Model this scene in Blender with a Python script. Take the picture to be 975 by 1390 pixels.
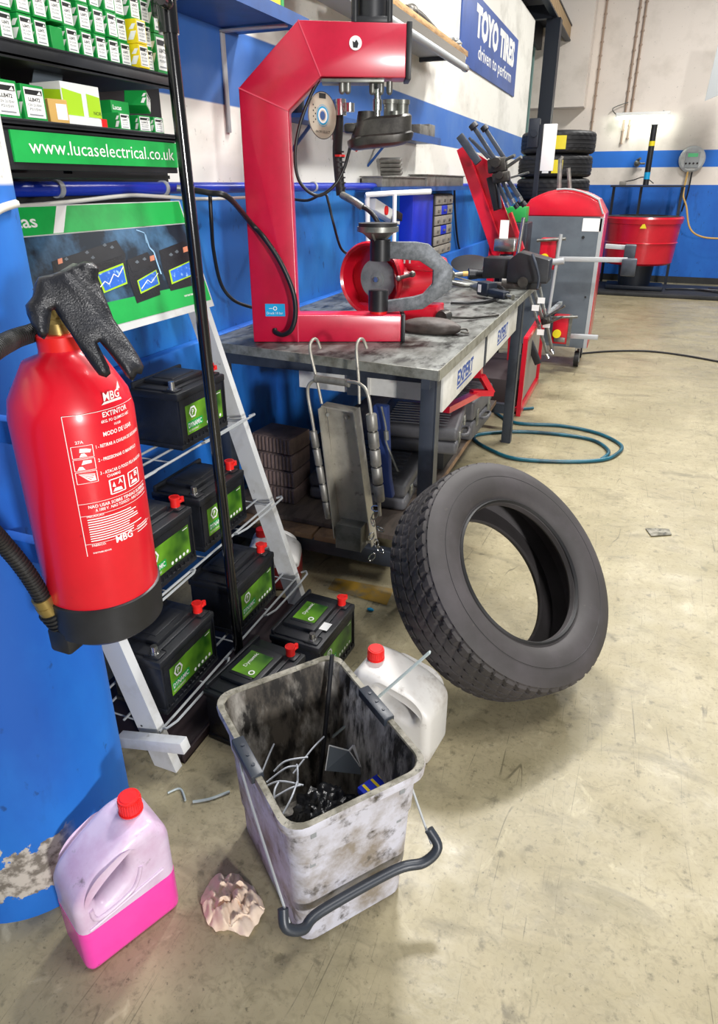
import bpy, bmesh, math, random
from mathutils import Vector, Matrix, noise
random.seed(7)
S = bpy.context.scene
for o in list(bpy.data.objects): bpy.data.objects.remove(o)
col = S.collection
# ---------------------------------------------------------------- camera
FPX, CX, CY, H = 905.0, 487.5, 650.0, 1.5
pitch = math.atan(400/FPX); yaw = math.atan(390/math.hypot(400, FPX))
cF = Vector((-math.sin(yaw)*math.cos(pitch), math.cos(yaw)*math.cos(pitch), -math.sin(pitch)))
cR = Vector((math.cos(yaw), math.sin(yaw), 0)); cU = cR.cross(cF)
C0 = Vector((0, 0, H))
cd = bpy.data.cameras.new('camera'); cam = bpy.data.objects.new('camera', cd); col.objects.link(cam)
cam.matrix_world = Matrix((( cR.x, cU.x, -cF.x, 0), (cR.y, cU.y, -cF.y, 0), (cR.z, cU.z, -cF.z, H), (0, 0, 0, 1)))
cd.sensor_fit = 'AUTO'; cd.sensor_width = 36; cd.lens = FPX/1390*36; cd.shift_y = -45/1390
cd.clip_start = .02; cd.clip_end = 100
S.camera = cam
def ray(x, y): return cF*FPX + cR*(x-CX) + cU*(CY-y)
def atz(x, y, z=0): d = ray(x, y); return C0 + d*((z-H)/d.z)
def atx(x, y, X): d = ray(x, y); return C0 + d*(X/d.x)
def aty(x, y, Y): d = ray(x, y); return C0 + d*(Y/d.y)
def atp(x, y, P, n): d = ray(x, y); return C0 + d*((P-C0).dot(n)/d.dot(n))
# ---------------------------------------------------------------- light
S.view_settings.view_transform = 'Standard'; S.view_settings.look = 'None'
S.view_settings.gamma = 1; S.view_settings.use_curve_mapping = False
S.view_settings.exposure = 0.08
w = bpy.data.worlds.new('world'); S.world = w; w.use_nodes = True
w.node_tree.nodes['Background'].inputs[0].default_value = (.93, .96, 1, 1)
w.node_tree.nodes['Background'].inputs[1].default_value = .21
def area(name, loc, target, sx, sy, power, c=(1, 1, 1)):
    l = bpy.data.lights.new(name, 'AREA'); l.shape = 'RECTANGLE'; l.size = sx; l.size_y = sy; l.energy = power; l.color = c
    o = bpy.data.objects.new(name, l); col.objects.link(o); o.location = loc
    o.rotation_euler = (Vector(target)-Vector(loc)).to_track_quat('-Z', 'Y').to_euler(); return o
area('ceiling_or_side_light', (4.5, -2.9, 1.9), (-.7, 1.0, .5), .5, .5, 360, (1, .98, .96))  # unseen low side light at right, for door daylight; not on the ceiling
area('ceiling_or_side_light', (1.2, 1.2, 4.3), (.6, 1.2, 0), 1.6, .4, 90, (1, .98, .96))
area('ceiling_or_side_light', (-.9, 3.7, 3.9), (-.5, 2.6, 0), .5, .3, 135, (1, .98, .96))
area('ceiling_or_side_light', (.9, 5.4, 4.4), (.5, 4.4, 0), 1.6, .3, 165, (1, .98, .94))
area('ceiling_or_side_light', (1.2, 9.3, 4.6), (1.0, 9.3, 0), 1.6, .3, 200, (1, .98, .94))
# ---------------------------------------------------------------- materials
def lin(c):
    if isinstance(c, str): c = [int(c[i:i+2], 16)/255 for i in (0, 2, 4)]
    return tuple(x/12.92 if x <= .04045 else ((x+.055)/1.055)**2.4 for x in c)+(1,)
MAT = {}
def mat(name, c, rough=.5, metal=0, c2=None, scale=8, lo=.45, hi=.65, bump=0, bscale=40, emit=0, coat=0, trans=0, alpha=1, spec=.5, c3=None, s3=30, lo3=.55, hi3=.7, stretch=None, detail=6):
    m = bpy.data.materials.new(name); m.use_nodes = True; nt = m.node_tree; b = nt.nodes['Principled BSDF']
    N = nt.nodes.new; L = nt.links.new
    b.inputs['Roughness'].default_value = rough; b.inputs['Metallic'].default_value = metal
    b.inputs['Specular IOR Level'].default_value = spec
    b.inputs['Coat Weight'].default_value = coat; b.inputs['Coat Roughness'].default_value = .15
    b.inputs['Transmission Weight'].default_value = trans; b.inputs['Alpha'].default_value = alpha
    b.inputs['Base Color'].default_value = lin(c)
    if emit: b.inputs['Emission Color'].default_value = lin(c); b.inputs['Emission Strength'].default_value = emit
    tc = N('ShaderNodeTexCoord'); mp = N('ShaderNodeMapping'); L(tc.outputs['Object'], mp.inputs[0])
    if stretch: mp.inputs['Scale'].default_value = stretch
    src = None
    for cc, sc, l_, h_ in ((c2, scale, lo, hi), (c3, s3, lo3, hi3)):
        if cc is None: continue
        n = N('ShaderNodeTexNoise'); n.inputs['Scale'].default_value = sc; n.inputs['Detail'].default_value = detail; n.inputs['Roughness'].default_value = .65
        L(mp.outputs[0], n.inputs[0])
        r = N('ShaderNodeMapRange'); r.inputs[1].default_value = l_; r.inputs[2].default_value = h_; L(n.outputs[0], r.inputs[0])
        mx = N('ShaderNodeMix'); mx.data_type = 'RGBA'; L(r.outputs[0], mx.inputs[0])
        if src is None: mx.inputs[6].default_value = lin(c)
        else: L(src, mx.inputs[6])
        mx.inputs[7].default_value = lin(cc); src = mx.outputs[2]
    if src is not None: L(src, b.inputs['Base Color'])
    if bump:
        n = N('ShaderNodeTexNoise'); n.inputs['Scale'].default_value = bscale; n.inputs['Detail'].default_value = 4; L(mp.outputs[0], n.inputs[0])
        bp = N('ShaderNodeBump'); bp.inputs['Strength'].default_value = bump; bp.inputs['Distance'].default_value = .01; L(n.outputs[0], bp.inputs['Height']); L(bp.outputs[0], b.inputs['Normal'])
    MAT[name] = m; return m
mat('black_plastic', '15161a', .42, c2='24262b', scale=5)
mat('black_matte', '101114', .7)
mat('black_gloss', '0b0c0f', .18, coat=.5)
mat('battery_black', '101217', .42, c2='1b1e25', scale=9, bump=.08, bscale=150)
mat('battery_lid', '16181d', .45, c2='1f2228', scale=7)
mat('white_paint', 'c9cbcb', .45, c2='a9a79f', scale=7, lo=.5, hi=.75, c3='6b6a64', s3=22, lo3=.66, hi3=.75)
mat('white_plain', 'f0f0ee', .5)
mat('print_white', 'ececea', .6)
mat('print_black', '17181a', .6)
mat('print_grey', '8c9094', .6)
mat('print_green', '12a84a', .45, c2='0c9440', scale=6)
mat('carton_green', '0c8f3c', .5)
mat('carton_lime', 'a6d21e', .5)
mat('carton_yellow', 'e8cf10', .5)
mat('carton_tan', 'caa25a', .6)
mat('carton_white', 'dfe2e0', .55)
mat('red_paint', 'd0182f', .28, c2='c01028', scale=3, coat=.4)
mat('press_red', 'c4143a', .3, c2='b01030', scale=4, coat=.3, c3='8f1024', s3=60, lo3=.7, hi3=.78)
mat('ext_red', 'd80f26', .32, c2='c90a20', scale=4, coat=.35, c3='5a0812', s3=45, lo3=.68, hi3=.76)
mat('red_plastic', 'e2221f', .35)
mat('grey_metal', '8a8b86', .4, .7, c2='6a6a64', scale=14)
mat('dull_metal', 'b4b0a4', .42, .5, c2='98948a', scale=9, c3='6a675e', s3=30, lo3=.6, hi3=.75)
mat('dark_metal', '3c3a38', .4, .7, c2='5a5752', scale=10)
mat('chrome', 'b8b8b6', .22, .95)
mat('frame_grey', '3d434d', .45, .2, c2='2d323b', scale=8)
mat('bench_top', '868884', .4, .4, c2='4c4c47', scale=5, lo=.40, hi=.62, c3='1f1d1a', s3=11, lo3=.50, hi3=.64, stretch=(1.6, .7, 1))
mat('bench_edge', '9a9a90', .45, .4, c2='6b6a5e', scale=14)
mat('cast_grey', '73777c', .5, .4, c2='5c6064', scale=60, lo=.4, hi=.6)
mat('tyre_rubber', '3b3838', .62, c2='464244', scale=4, c3='5b5650', s3=40, lo3=.66, hi3=.8, spec=.4)
mat('rubber', '1c1c1e', .55)
mat('weld_red', 'd84a62', .35)
mat('pouch_brown', '4e4540', .6, c2='3a332f', scale=14, bump=.2)
mat('print_electric', '2a6ad0', .4, c2='a8d4ff', scale=60, lo=.55, hi=.7)
mat('disc_paper', 'bdb9a8', .6)
mat('disc_grey', '7d8886', .5, c2='66706f', scale=10)
mat('slot_dark', '3d3a36', .7)
mat('hose_black', '1a1a1c', .4)
mat('hose_teal', '185a6c', .35, c2='0f3644', scale=5)
mat('pipe_blue', '1736b0', .3)
mat('shelf_blue', '1f4f92', .45, c2='1a4178', scale=5)
mat('cable_white', 'd5d3c9', .5)
mat('glove_black', '15161b', .34, bump=.18, bscale=420, c2='22242b', scale=16)
mat('bucket_plastic', 'c6c6d2', .5, c2='8a8074', scale=8, lo=.42, hi=.62, c3='453f38', s3=24, lo3=.55, hi3=.70, bump=.1, bscale=30)
mat('bucket_inside', 'c0bcb4', .55, c2='4a443c', scale=8, lo=.38, hi=.6, c3='171411', s3=22, lo3=.46, hi3=.6, stretch=(1, 1, .35))
mat('bucket_rim', '918d80', .6, c2='5b5748', scale=22, lo=.4, hi=.6, c3='34322a', s3=50, lo3=.55, hi3=.65)
mat('handle_grip', '2c323b', .4)
mat('can_white', 'd2d0cc', .4, c2='a39a90', scale=7, lo=.5, hi=.75, c3='7a7068', s3=18, lo3=.6, hi3=.8, coat=.2)
mat('can_lilac', 'd9c6dc', .35, c2='c49fbd', scale=9, lo=.42, hi=.72, c3='75696c', s3=24, lo3=.62, hi3=.76, coat=.3)
mat('pink_fluid', 'f446b0', .25, c2='ee3ca6', scale=4, coat=.4)
mat('red_fluid', 'a03634', .3, coat=.3)
mat('paper_beige', 'f0dac4', .8, c2='e2c6ae', scale=10, bump=.15, bscale=60)
mat('wood', 'b08a58', .6, c2='7c5a36', scale=6, stretch=(6, 1, 6), c3='3a2a1c', s3=30)
mat('pallet_wood', '7c6146', .7, c2='4a382a', scale=8)
mat('plank_dark', '554a42', .6, c2='3b342e', scale=6, stretch=(5, 1, 1))
mat('brick_brown', '75635e', .8, c2='5c4e4a', scale=12, bump=.2)
mat('case_grey', '56565a', .5, c2='454549', scale=8)
mat('drawer_white', 'dddcd6', .45, c2='c0beb6', scale=6, c3='77736a', s3=40, lo3=.68, hi3=.75)
mat('print_blue', '2c4f9a', .5)
mat('sign_blue', '3d5aa0', .5, c2='36508f', scale=3)
mat('label_blue', '0aa0d8', .4)
mat('cab_grey', '5f6870', .4, c2='545c64', scale=4)
mat('box_blue', '1230c0', .45)
mat('box_grey', '8a857c', .6)
mat('tyre_new', '17171a', .55)
mat('label_yellow', 'e8d51c', .5)
mat('lcd_green', '48b070', .4, emit=.3)
mat('steel_black', '1b222e', .45, .2)
mat('teal_wall', '7fa39d', .7)
mat('beige_mezz', 'a98f6c', .7)
mat('ramp_dark', '2a2b2c', .6, c2='1c1d1e', scale=5)
mat('strip_grey', 'a6aaac', .45)
mat('clear_tube', 'b7c4c4', .25, alpha=.8)
mat('bag_black', '0d0e11', .3, bump=.3, bscale=60)
mat('tube_white', 'a9aeb6', .3)
mat('lamp_lit', 'f4fff0', .5, emit=22)
mat('conduit', 'a8917f', .5)
mat('orange_glow', 'd98a6a', .5)
mat('gold', 'a8925a', .35, .8)
mat('denim', '16306a', .7)
mat('tin_grey', '8d8b85', .45, .5, c2='6d6b65', scale=12)
mat('board_dark', '15222f', .35, c2='5f93c0', scale=4.2, lo=.46, hi=.78, coat=.3)
mat('board_sky', '9cc8ec', .35)
mat('tray_dark', '241719', .6)
mat('floor_yellow', 'a5812a', .6, c2='6f6a58', scale=9)

def custom_floor():
    m = mat('floor_paint', 'a89c7c', .3); nt = m.node_tree; N = nt.nodes.new; L = nt.links.new; b = nt.nodes['Principled BSDF']
    g = N('ShaderNodeNewGeometry')
    def nz(scale, lo, hi, st=(1, 1, 1), det=8, dist=0):
        mp = N('ShaderNodeMapping'); mp.inputs['Scale'].default_value = st; L(g.outputs['Position'], mp.inputs[0])
        n = N('ShaderNodeTexNoise'); n.inputs['Scale'].default_value = scale; n.inputs['Detail'].default_value = det; n.inputs['Roughness'].default_value = .62; n.inputs['Distortion'].default_value = dist
        L(mp.outputs[0], n.inputs[0]); r = N('ShaderNodeMapRange'); r.inputs[1].default_value = lo; r.inputs[2].default_value = hi; L(n.outputs[0], r.inputs[0]); return r.outputs[0]
    def mix(f, a, bcol, k=1):
        if k != 1:
            mm = N('ShaderNodeMath'); mm.operation = 'MULTIPLY'; mm.inputs[1].default_value = k; L(f, mm.inputs[0]); f = mm.outputs[0]
        x = N('ShaderNodeMix'); x.data_type = 'RGBA'; L(f, x.inputs[0])
        if isinstance(a, str): x.inputs[6].default_value = lin(a)
        else: L(a, x.inputs[6])
        x.inputs[7].default_value = lin(bcol); return x.outputs[2]
    c = mix(nz(1.6, .35, .65), 'a99f82', '92886b')
    c = mix(nz(.9, .45, .62, dist=.8), c, '877e62', .5)
    c = mix(nz(5, .48, .72, dist=.5), c, '8d8567', .7)
    c = mix(nz(3, .55, .75, (1, 2.4, 1), dist=.8), c, '5f5a48', .75)
    c = mix(nz(26, .58, .68), c, '55503f', .6)
    c = mix(nz(12, .56, .72, (1, 1.6, 1), dist=1.2), c, '6e674f', .55)
    c = mix(nz(90, .60, .70), c, '3a372d', .6)
    c = mix(nz(45, .5, .7, (1, 1, 1), dist=1.5), c, '7a7259', .5)
    c = mix(nz(8, .6, .78, (1.5, 1, 1), dist=2), c, 'c9bfa0', .5)
    # thin scratches: narrow bands of stretched, warped noise
    for rot, sc, k in ((.35, 9, .7), (1.45, 12, .6), (2.3, 10, .6), (.05, 5, .6), (.9, 16, .5)):
        mp = N('ShaderNodeMapping'); mp.inputs['Rotation'].default_value = (0, 0, rot); mp.inputs['Scale'].default_value = (1, .05, 1); L(g.outputs['Position'], mp.inputs[0])
        n = N('ShaderNodeTexNoise'); n.inputs['Scale'].default_value = sc; n.inputs['Detail'].default_value = 0; n.inputs['Distortion'].default_value = 0; L(mp.outputs[0], n.inputs[0])
        s = N('ShaderNodeMath'); s.operation = 'SUBTRACT'; s.inputs[1].default_value = .5; L(n.outputs[0], s.inputs[0])
        a = N('ShaderNodeMath'); a.operation = 'ABSOLUTE'; L(s.outputs[0], a.inputs[0])
        r = N('ShaderNodeMapRange'); r.inputs[1].default_value = .0034; r.inputs[2].default_value = .001; L(a.outputs[0], r.inputs[0])
        mk = N('ShaderNodeMath'); mk.operation = 'MULTIPLY'; L(r.outputs[0], mk.inputs[0]); L(nz(3.2+rot, .52, .6), mk.inputs[1])
        c = mix(mk.outputs[0], c, '4a4536', k)
    L(c, b.inputs['Base Color'])
    rr = N('ShaderNodeMapRange'); b.inputs['Specular IOR Level'].default_value = .35; rr.inputs[3].default_value = .28; rr.inputs[4].default_value = .55; L(nz(4, .3, .7), rr.inputs[0]); L(rr.outputs[0], b.inputs['Roughness'])
    n = N('ShaderNodeTexNoise'); n.inputs['Scale'].default_value = 14; n.inputs['Detail'].default_value = 6; L(g.outputs['Position'], n.inputs[0])
    bp = N('ShaderNodeBump'); bp.inputs['Strength'].default_value = .12; bp.inputs['Distance'].default_value = .02; L(n.outputs[0], bp.inputs['Height']); L(bp.outputs[0], b.inputs['Normal'])
custom_floor()
def custom_wall(name, bands, blue, blue_hi, white, dirt, dscale=(3, 3, .6), peel=None):
    """painted bands by height: bands = [z0, z1, z2]: blue below z0, white to z1, blue_hi to z2, white above"""
    m = mat(name, white, .6); nt = m.node_tree; N = nt.nodes.new; L = nt.links.new; b = nt.nodes['Principled BSDF']
    g = N('ShaderNodeNewGeometry'); sp = N('ShaderNodeSeparateXYZ'); L(g.outputs['Position'], sp.inputs[0])
    def noise_(scale, st=(1, 1, 1), det=7):
        mp = N('ShaderNodeMapping'); mp.inputs['Scale'].default_value = st; L(g.outputs['Position'], mp.inputs[0])
        n = N('ShaderNodeTexNoise'); n.inputs['Scale'].default_value = scale; n.inputs['Detail'].default_value = det; n.inputs['Roughness'].default_value = .6; L(mp.outputs[0], n.inputs[0]); return n.outputs[0]
    def rng(f, lo, hi):
        r = N('ShaderNodeMapRange'); r.inputs[1].default_value = lo; r.inputs[2].default_value = hi; L(f, r.inputs[0]); return r.outputs[0]
    def mix(f, a, c, k=1):
        if k != 1:
            mm = N('ShaderNodeMath'); mm.operation = 'MULTIPLY'; mm.inputs[1].default_value = k; L(f, mm.inputs[0]); f = mm.outputs[0]
        x = N('ShaderNodeMix'); x.data_type = 'RGBA'; L(f, x.inputs[0])
        for i, v in ((6, a), (7, c)):
            if isinstance(v, str): x.inputs[i].default_value = lin(v)
            else: L(v, x.inputs[i])
        return x.outputs[2]
    z = sp.outputs[2]
    cw = mix(rng(noise_(2.5, dscale), .5, .75), white, dirt, .8)
    cw = mix(rng(noise_(30), .64, .7), cw, '6a665c', .5)
    cb = mix(rng(noise_(2, (1, 1, .5)), .4, .7), blue, blue_hi)
    cb = mix(rng(noise_(24, (1, 1, .6)), .64, .70), cb, '0a2a5a', .6)
    cb = mix(rng(noise_(7, (1, 1, .35)), .56, .70), cb, '0b3f86', .6)
    c = mix(rng(z, bands[0]-.003, bands[0]+.003), cb, cw)
    if len(bands) > 1:
        c = mix(rng(z, bands[1]-.003, bands[1]+.003), c, mix(rng(noise_(2), .4, .7), bands[3], bands[4]))
        c = mix(rng(z, bands[2]-.003, bands[2]+.003), c, cw)
    if peel:
        a = N('ShaderNodeMath'); a.operation = 'SUBTRACT'; a.inputs[1].default_value = peel[0]; L(z, a.inputs[0])
        ab = N('ShaderNodeMath'); ab.operation = 'ABSOLUTE'; L(a.outputs[0], ab.inputs[0])
        s = N('ShaderNodeMath'); s.operation = 'MULTIPLY_ADD'; s.inputs[1].default_value = -1/peel[1]*.5; L(ab.outputs[0], s.inputs[0]); L(noise_(11), s.inputs[2])
        pk = N('ShaderNodeMath'); pk.operation = 'MULTIPLY'; L(rng(s.outputs[0], .18, .19), pk.inputs[0]); L(rng(sp.outputs[1], .74, .70), pk.inputs[1])
        c = mix(pk.outputs[0], c, mix(rng(noise_(40), .45, .6), 'b9b2a8', '6f685f'))
    L(c, b.inputs['Base Color'])
custom_wall('wall_left_paint', (1.5, 1.787, 2.055, '2f66b4', '5079b6'), '0c5cae', '2680c8', 'e8e6de', 'b4b2a8', (1, .6, 1))
custom_wall('wall_back_paint', (1.49, 1.745, 1.985, '1570d8', '1a68c4'), '0f62c4', '1a74d6', 'ece2d8', 'd2c8bc', (1, 1, 1))
custom_wall('column_paint', (1.5,), '0d57b4', '1f7ad2', 'e4e4e0', 'c6c4bc', peel=(.14, .12))
def custom_label():
    m = mat('battery_label', '1f7a28', .35); nt = m.node_tree; N = nt.nodes.new; L = nt.links.new; b = nt.nodes['Principled BSDF']
    tc = N('ShaderNodeTexCoord'); n = N('ShaderNodeTexNoise'); n.inputs['Scale'].default_value = 9; L(tc.outputs['Object'], n.inputs[0])
    r = N('ShaderNodeValToRGB'); r.color_ramp.elements[0].position = .35; r.color_ramp.elements[0].color = lin('12430e'); r.color_ramp.elements[1].position = .68; r.color_ramp.elements[1].color = lin('78b42c')
    L(n.outputs[0], r.inputs[0]); L(r.outputs[0], b.inputs['Base Color'])
custom_label()
# ---------------------------------------------------------------- mesh helpers
def frame(o, x, y=None, z=None):
    x = Vector(x).normalized()
    if z is None: y = Vector(y); z = x.cross(y).normalized(); y = z.cross(x)
    else: z = Vector(z).normalized(); y = z.cross(x).normalized(); x = y.cross(z)
    o = Vector(o)
    return Matrix(((x.x, y.x, z.x, o.x), (x.y, y.y, z.y, o.y), (x.z, y.z, z.z, o.z), (0, 0, 0, 1)))
I4 = Matrix.Identity(4)
def RZ(a, loc=(0, 0, 0)): return Matrix.Translation(loc) @ Matrix.Rotation(math.radians(a), 4, 'Z')
def smooth_path(pts, k=6):
    P = [Vector(p) for p in pts]; out = []
    if len(P) < 3 or k < 2: return P
    for i in range(len(P)-1):
        a = P[max(i-1, 0)]; b = P[i]; c = P[i+1]; d = P[min(i+2, len(P)-1)]
        for j in range(k):
            t = j/k
            out.append(.5*((2*b)+(c-a)*t+(2*a-5*b+4*c-d)*t*t+(3*b-a-3*c+d)*t**3))
    return out+[P[-1]]
def root(name, label, cat, loc=(0, 0, 0), rot=0, group=None):
    o = bpy.data.objects.new(name, None); col.objects.link(o); o.location = loc; o.rotation_euler[2] = math.radians(rot)
    o.empty_display_size = .05
    o['label'] = label; o['category'] = cat
    if group: o['group'] = group
    return o
def tag(o, label, cat=None, group=None, kind=None):
    if label: o['label'] = label
    if cat: o['category'] = cat
    if group: o['group'] = group
    if kind: o['kind'] = kind
    return o
class MB:
    def __init__(s, M=None): s.bm = bmesh.new(); s.M = M or I4
    def add(s, b, M=None):
        b.transform(s.M @ (M or I4)); me = bpy.data.meshes.new('t'); b.to_mesh(me); b.free(); s.bm.from_mesh(me); bpy.data.meshes.remove(me); return s
    def box(s, lo, hi, bev=0, M=None, seg=2):
        b = bmesh.new(); bmesh.ops.create_cube(b, size=1)
        lo = Vector(lo); hi = Vector(hi)
        for v in b.verts: v.co = Vector(((lo[i]+hi[i])/2+v.co[i]*(hi[i]-lo[i]) for i in range(3)))
        if bev: bmesh.ops.bevel(b, geom=b.edges[:], offset=bev, segments=seg, affect='EDGES', profile=.5)
        return s.add(b, M)
    def beam(s, p0, p1, w, h, up=(0, 0, 1), bev=0):
        p0 = Vector(p0); p1 = Vector(p1); L = (p1-p0).length
        up = Vector(up)
        if abs((p1-p0).normalized().dot(up.normalized())) > .99: up = Vector((1, 0, 0))
        M = frame(p0, p1-p0, y=up)
        return s.box((0, -h/2, -w/2), (L, h/2, w/2), bev, M)
    def cyl(s, p0, p1, r0, r1=None, seg=20, caps=True):
        p0 = Vector(p0); p1 = Vector(p1); d = p1-p0; r1 = r0 if r1 is None else r1
        q = d.to_track_quat('Z', 'Y').to_matrix().to_4x4()
        b = bmesh.new(); bmesh.ops.create_cone(b, cap_ends=caps, segments=seg, radius1=r0, radius2=r1, depth=d.length)
        return s.add(b, Matrix.Translation((p0+p1)/2) @ q)
    def sphere(s, c, r, seg=14, sc=(1, 1, 1)):
        b = bmesh.new(); bmesh.ops.create_uvsphere(b, u_segments=seg, v_segments=max(6, seg//2+2), radius=r)
        return s.add(b, Matrix.Translation(c) @ Matrix.Diagonal((*sc, 1)))
    def tube(s, pts, r, seg=8, k=5, caps=True):
        P = smooth_path(pts, k); b = bmesh.new(); rings = []
        rr = r if callable(r) else (lambda t: r)
        t0 = (P[1]-P[0]).normalized(); up = Vector((0, 0, 1)) if abs(t0.z) < .9 else Vector((1, 0, 0)); n = t0.cross(up).normalized()
        for i, p in enumerate(P):
            t = (P[min(i+1, len(P)-1)]-P[max(i-1, 0)]).normalized()
            n = (n-t*n.dot(t)).normalized(); bb = t.cross(n); q = rr(i/(len(P)-1))
            rings.append([b.verts.new(p+(n*math.cos(a)+bb*math.sin(a))*q) for a in [2*math.pi*j/seg for j in range(seg)]])
        for a, c in zip(rings, rings[1:]):
            for j in range(seg): b.faces.new((a[j], a[(j+1) % seg], c[(j+1) % seg], c[j]))
        if caps: b.faces.new(rings[0][::-1]); b.faces.new(rings[-1])
        return s.add(b)
    def lathe(s, prof, seg=32, M=None, close=False, a0=0, a1=2*math.pi):
        b = bmesh.new(); full = abs(a1-a0-2*math.pi) < 1e-6; n = seg if full else seg+1; rings = []
        for j in range(n):
            a = a0+(a1-a0)*j/seg
            rings.append([b.verts.new((r*math.cos(a), r*math.sin(a), z)) for r, z in prof])
        m = len(prof)
        for j in range(seg):
            A = rings[j]; B = rings[(j+1) % n]
            for i in range(m if close else m-1):
                try: b.faces.new((A[i], B[i], B[(i+1) % m], A[(i+1) % m]))
                except ValueError: pass
        bmesh.ops.remove_doubles(b, verts=b.verts, dist=1e-5)
        bmesh.ops.recalc_face_normals(b, faces=b.faces)
        return s.add(b, M)
    def prism(s, poly, d0, d1, M=None, bev=0):
        b = bmesh.new(); lo = [b.verts.new((x, y, d0)) for x, y in poly]; hi = [b.verts.new((x, y, d1)) for x, y in poly]
        n = len(poly); b.faces.new(lo[::-1]); b.faces.new(hi)
        for i in range(n): b.faces.new((lo[i], lo[(i+1) % n], hi[(i+1) % n], hi[i]))
        bmesh.ops.recalc_face_normals(b, faces=b.faces)
        if bev: bmesh.ops.bevel(b, geom=b.edges[:], offset=bev, segments=2, affect='EDGES', profile=.5)
        return s.add(b, M)
    def poly(s, pts):
        b = bmesh.new(); b.faces.new([b.verts.new(p) for p in pts]); return s.add(b)
    def loft(s, rings, cap0=True, cap1=True):
        b = bmesh.new(); R = [[b.verts.new(p) for p in r] for r in rings]; n = len(R[0])
        for A, B in zip(R, R[1:]):
            for j in range(n): b.faces.new((A[j], A[(j+1) % n], B[(j+1) % n], B[j]))
        if cap0: b.faces.new(R[0][::-1])
        if cap1: b.faces.new(R[-1])
        return s.add(b)
    def build(s, name, m, parent=None, ang=38, local=False):
        me = bpy.data.meshes.new(name)
        if parent is not None and not local:
            s.bm.transform(wm(parent).inverted())
        s.bm.to_mesh(me); s.bm.free()
        return link(name, me, m, parent, ang)
def wm(o):
    M = Matrix.Translation(o.location) @ o.rotation_euler.to_matrix().to_4x4()
    return wm(o.parent) @ M if o.parent else M
def link(name, me, m, parent=None, ang=38):
    if len(me.polygons):
        me.polygons.foreach_set('use_smooth', [True]*len(me.polygons)); me.set_sharp_from_angle(angle=math.radians(ang))
    me.materials.clear(); me.materials.append(MAT[m] if isinstance(m, str) else m)
    o = bpy.data.objects.new(name, me); col.objects.link(o)
    if parent: o.parent = parent
    return o
def rrect(wx, wy, r, z, cx=0, cy=0, n=5, M=I4):
    out = []
    for sx, sy, a0 in ((1, 1, 0), (-1, 1, 90), (-1, -1, 180), (1, -1, 270)):
        for i in range(n+1):
            a = math.radians(a0+90*i/n); out.append(M @ Vector((cx+sx*(wx/2-r)+r*math.cos(a), cy+sy*(wy/2-r)+r*math.sin(a), z)))
    return out
def curve_solid(splines, depth, bevel, M=I4, res=3, extrude_sym=True):
    """solid slab from closed 2D outlines (holes allowed), rounded edges"""
    cu = bpy.data.curves.new('c', 'CURVE'); cu.dimensions = '2D'; cu.fill_mode = 'BOTH'; cu.extrude = depth/2-bevel; cu.bevel_depth = bevel; cu.bevel_resolution = res; cu.offset = -bevel
    for pts in splines:
        sp = cu.splines.new('POLY'); sp.points.add(len(pts)-1); sp.use_cyclic_u = True
        for q, p in zip(sp.points, pts): q.co = (p[0], p[1], 0, 1)
    o = bpy.data.objects.new('c', cu); me = bpy.data.meshes.new_from_object(o); bpy.data.objects.remove(o); bpy.data.curves.remove(cu)
    b = bmesh.new(); b.from_mesh(me); bpy.data.meshes.remove(me); bmesh.ops.remove_doubles(b, verts=b.verts, dist=1e-5); b.transform(M); return b
def rounded(pts, r, n=4):
    """round the corners of a closed 2D polygon; r: number or list"""
    out = []; N_ = len(pts)
    for i in range(N_):
        p = Vector(pts[i]); a = Vector(pts[i-1]); c = Vector(pts[(i+1) % N_]); q = r[i] if isinstance(r, (list, tuple)) else r
        u = (a-p); v = (c-p); q = min(q, u.length*.45, v.length*.45); A = p+u.normalized()*q; B = p+v.normalized()*q
        for j in range(n+1):
            t = j/n; out.append(tuple((1-t)**2*A+2*t*(1-t)*p+t*t*B))
    return out
_tc = {}
def text_bm(s, w=None, h=None, M=I4, align='L', bold=0, fn=None, depth=0):
    """flat lettering: fitted to width w and cap height h, laid in frame M (x right, y up)"""
    key = (s, bold)
    if key not in _tc:
        cu = bpy.data.curves.new('t', 'FONT'); cu.body = s; cu.resolution_u = 2; cu.offset = bold
        o = bpy.data.objects.new('t', cu); me = bpy.data.meshes.new_from_object(o); bpy.data.objects.remove(o); bpy.data.curves.remove(cu); _tc[key] = me
    b = bmesh.new(); b.from_mesh(_tc[key])
    xs = [v.co.x for v in b.verts]; ys = [v.co.y for v in b.verts]
    x0, x1, y1 = min(xs), max(xs), max(ys)
    sy = h/.7 if h else None; sx = w/(x1-x0) if w else sy
    if sy is None: sy = sx
    off = {'L': 0, 'C': .5, 'R': 1}[align]
    for v in b.verts: v.co = Vector(((v.co.x-x0-(x1-x0)*off)*sx, v.co.y*sy, 0))
    if fn:
        bmesh.ops.triangulate(b, faces=b.faces[:])
        for v in b.verts: v.co = fn(v.co.x, v.co.y)
    b.transform(M); return b
def dup(r, loc=None, rot=None, label=None, group=None, name=None):
    c = r.copy(); col.objects.link(c)
    if loc is not None: c.location = loc
    if rot is not None: c.rotation_euler[2] = math.radians(rot)
    if label: c['label'] = label
    if group: c['group'] = group
    for ch in [x for x in bpy.data.objects if x.parent == r]:
        d = ch.copy(); col.objects.link(d); d.parent = c
        for g in [x for x in bpy.data.objects if x.parent == ch]:
            e = g.copy(); col.objects.link(e); e.parent = d
    return c
ORD = ['first', 'second', 'third', 'fourth', 'fifth', 'sixth', 'seventh', 'eighth', 'ninth', 'tenth', 'eleventh', 'twelfth', 'thirteenth', 'fourteenth', 'fifteenth']
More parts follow.
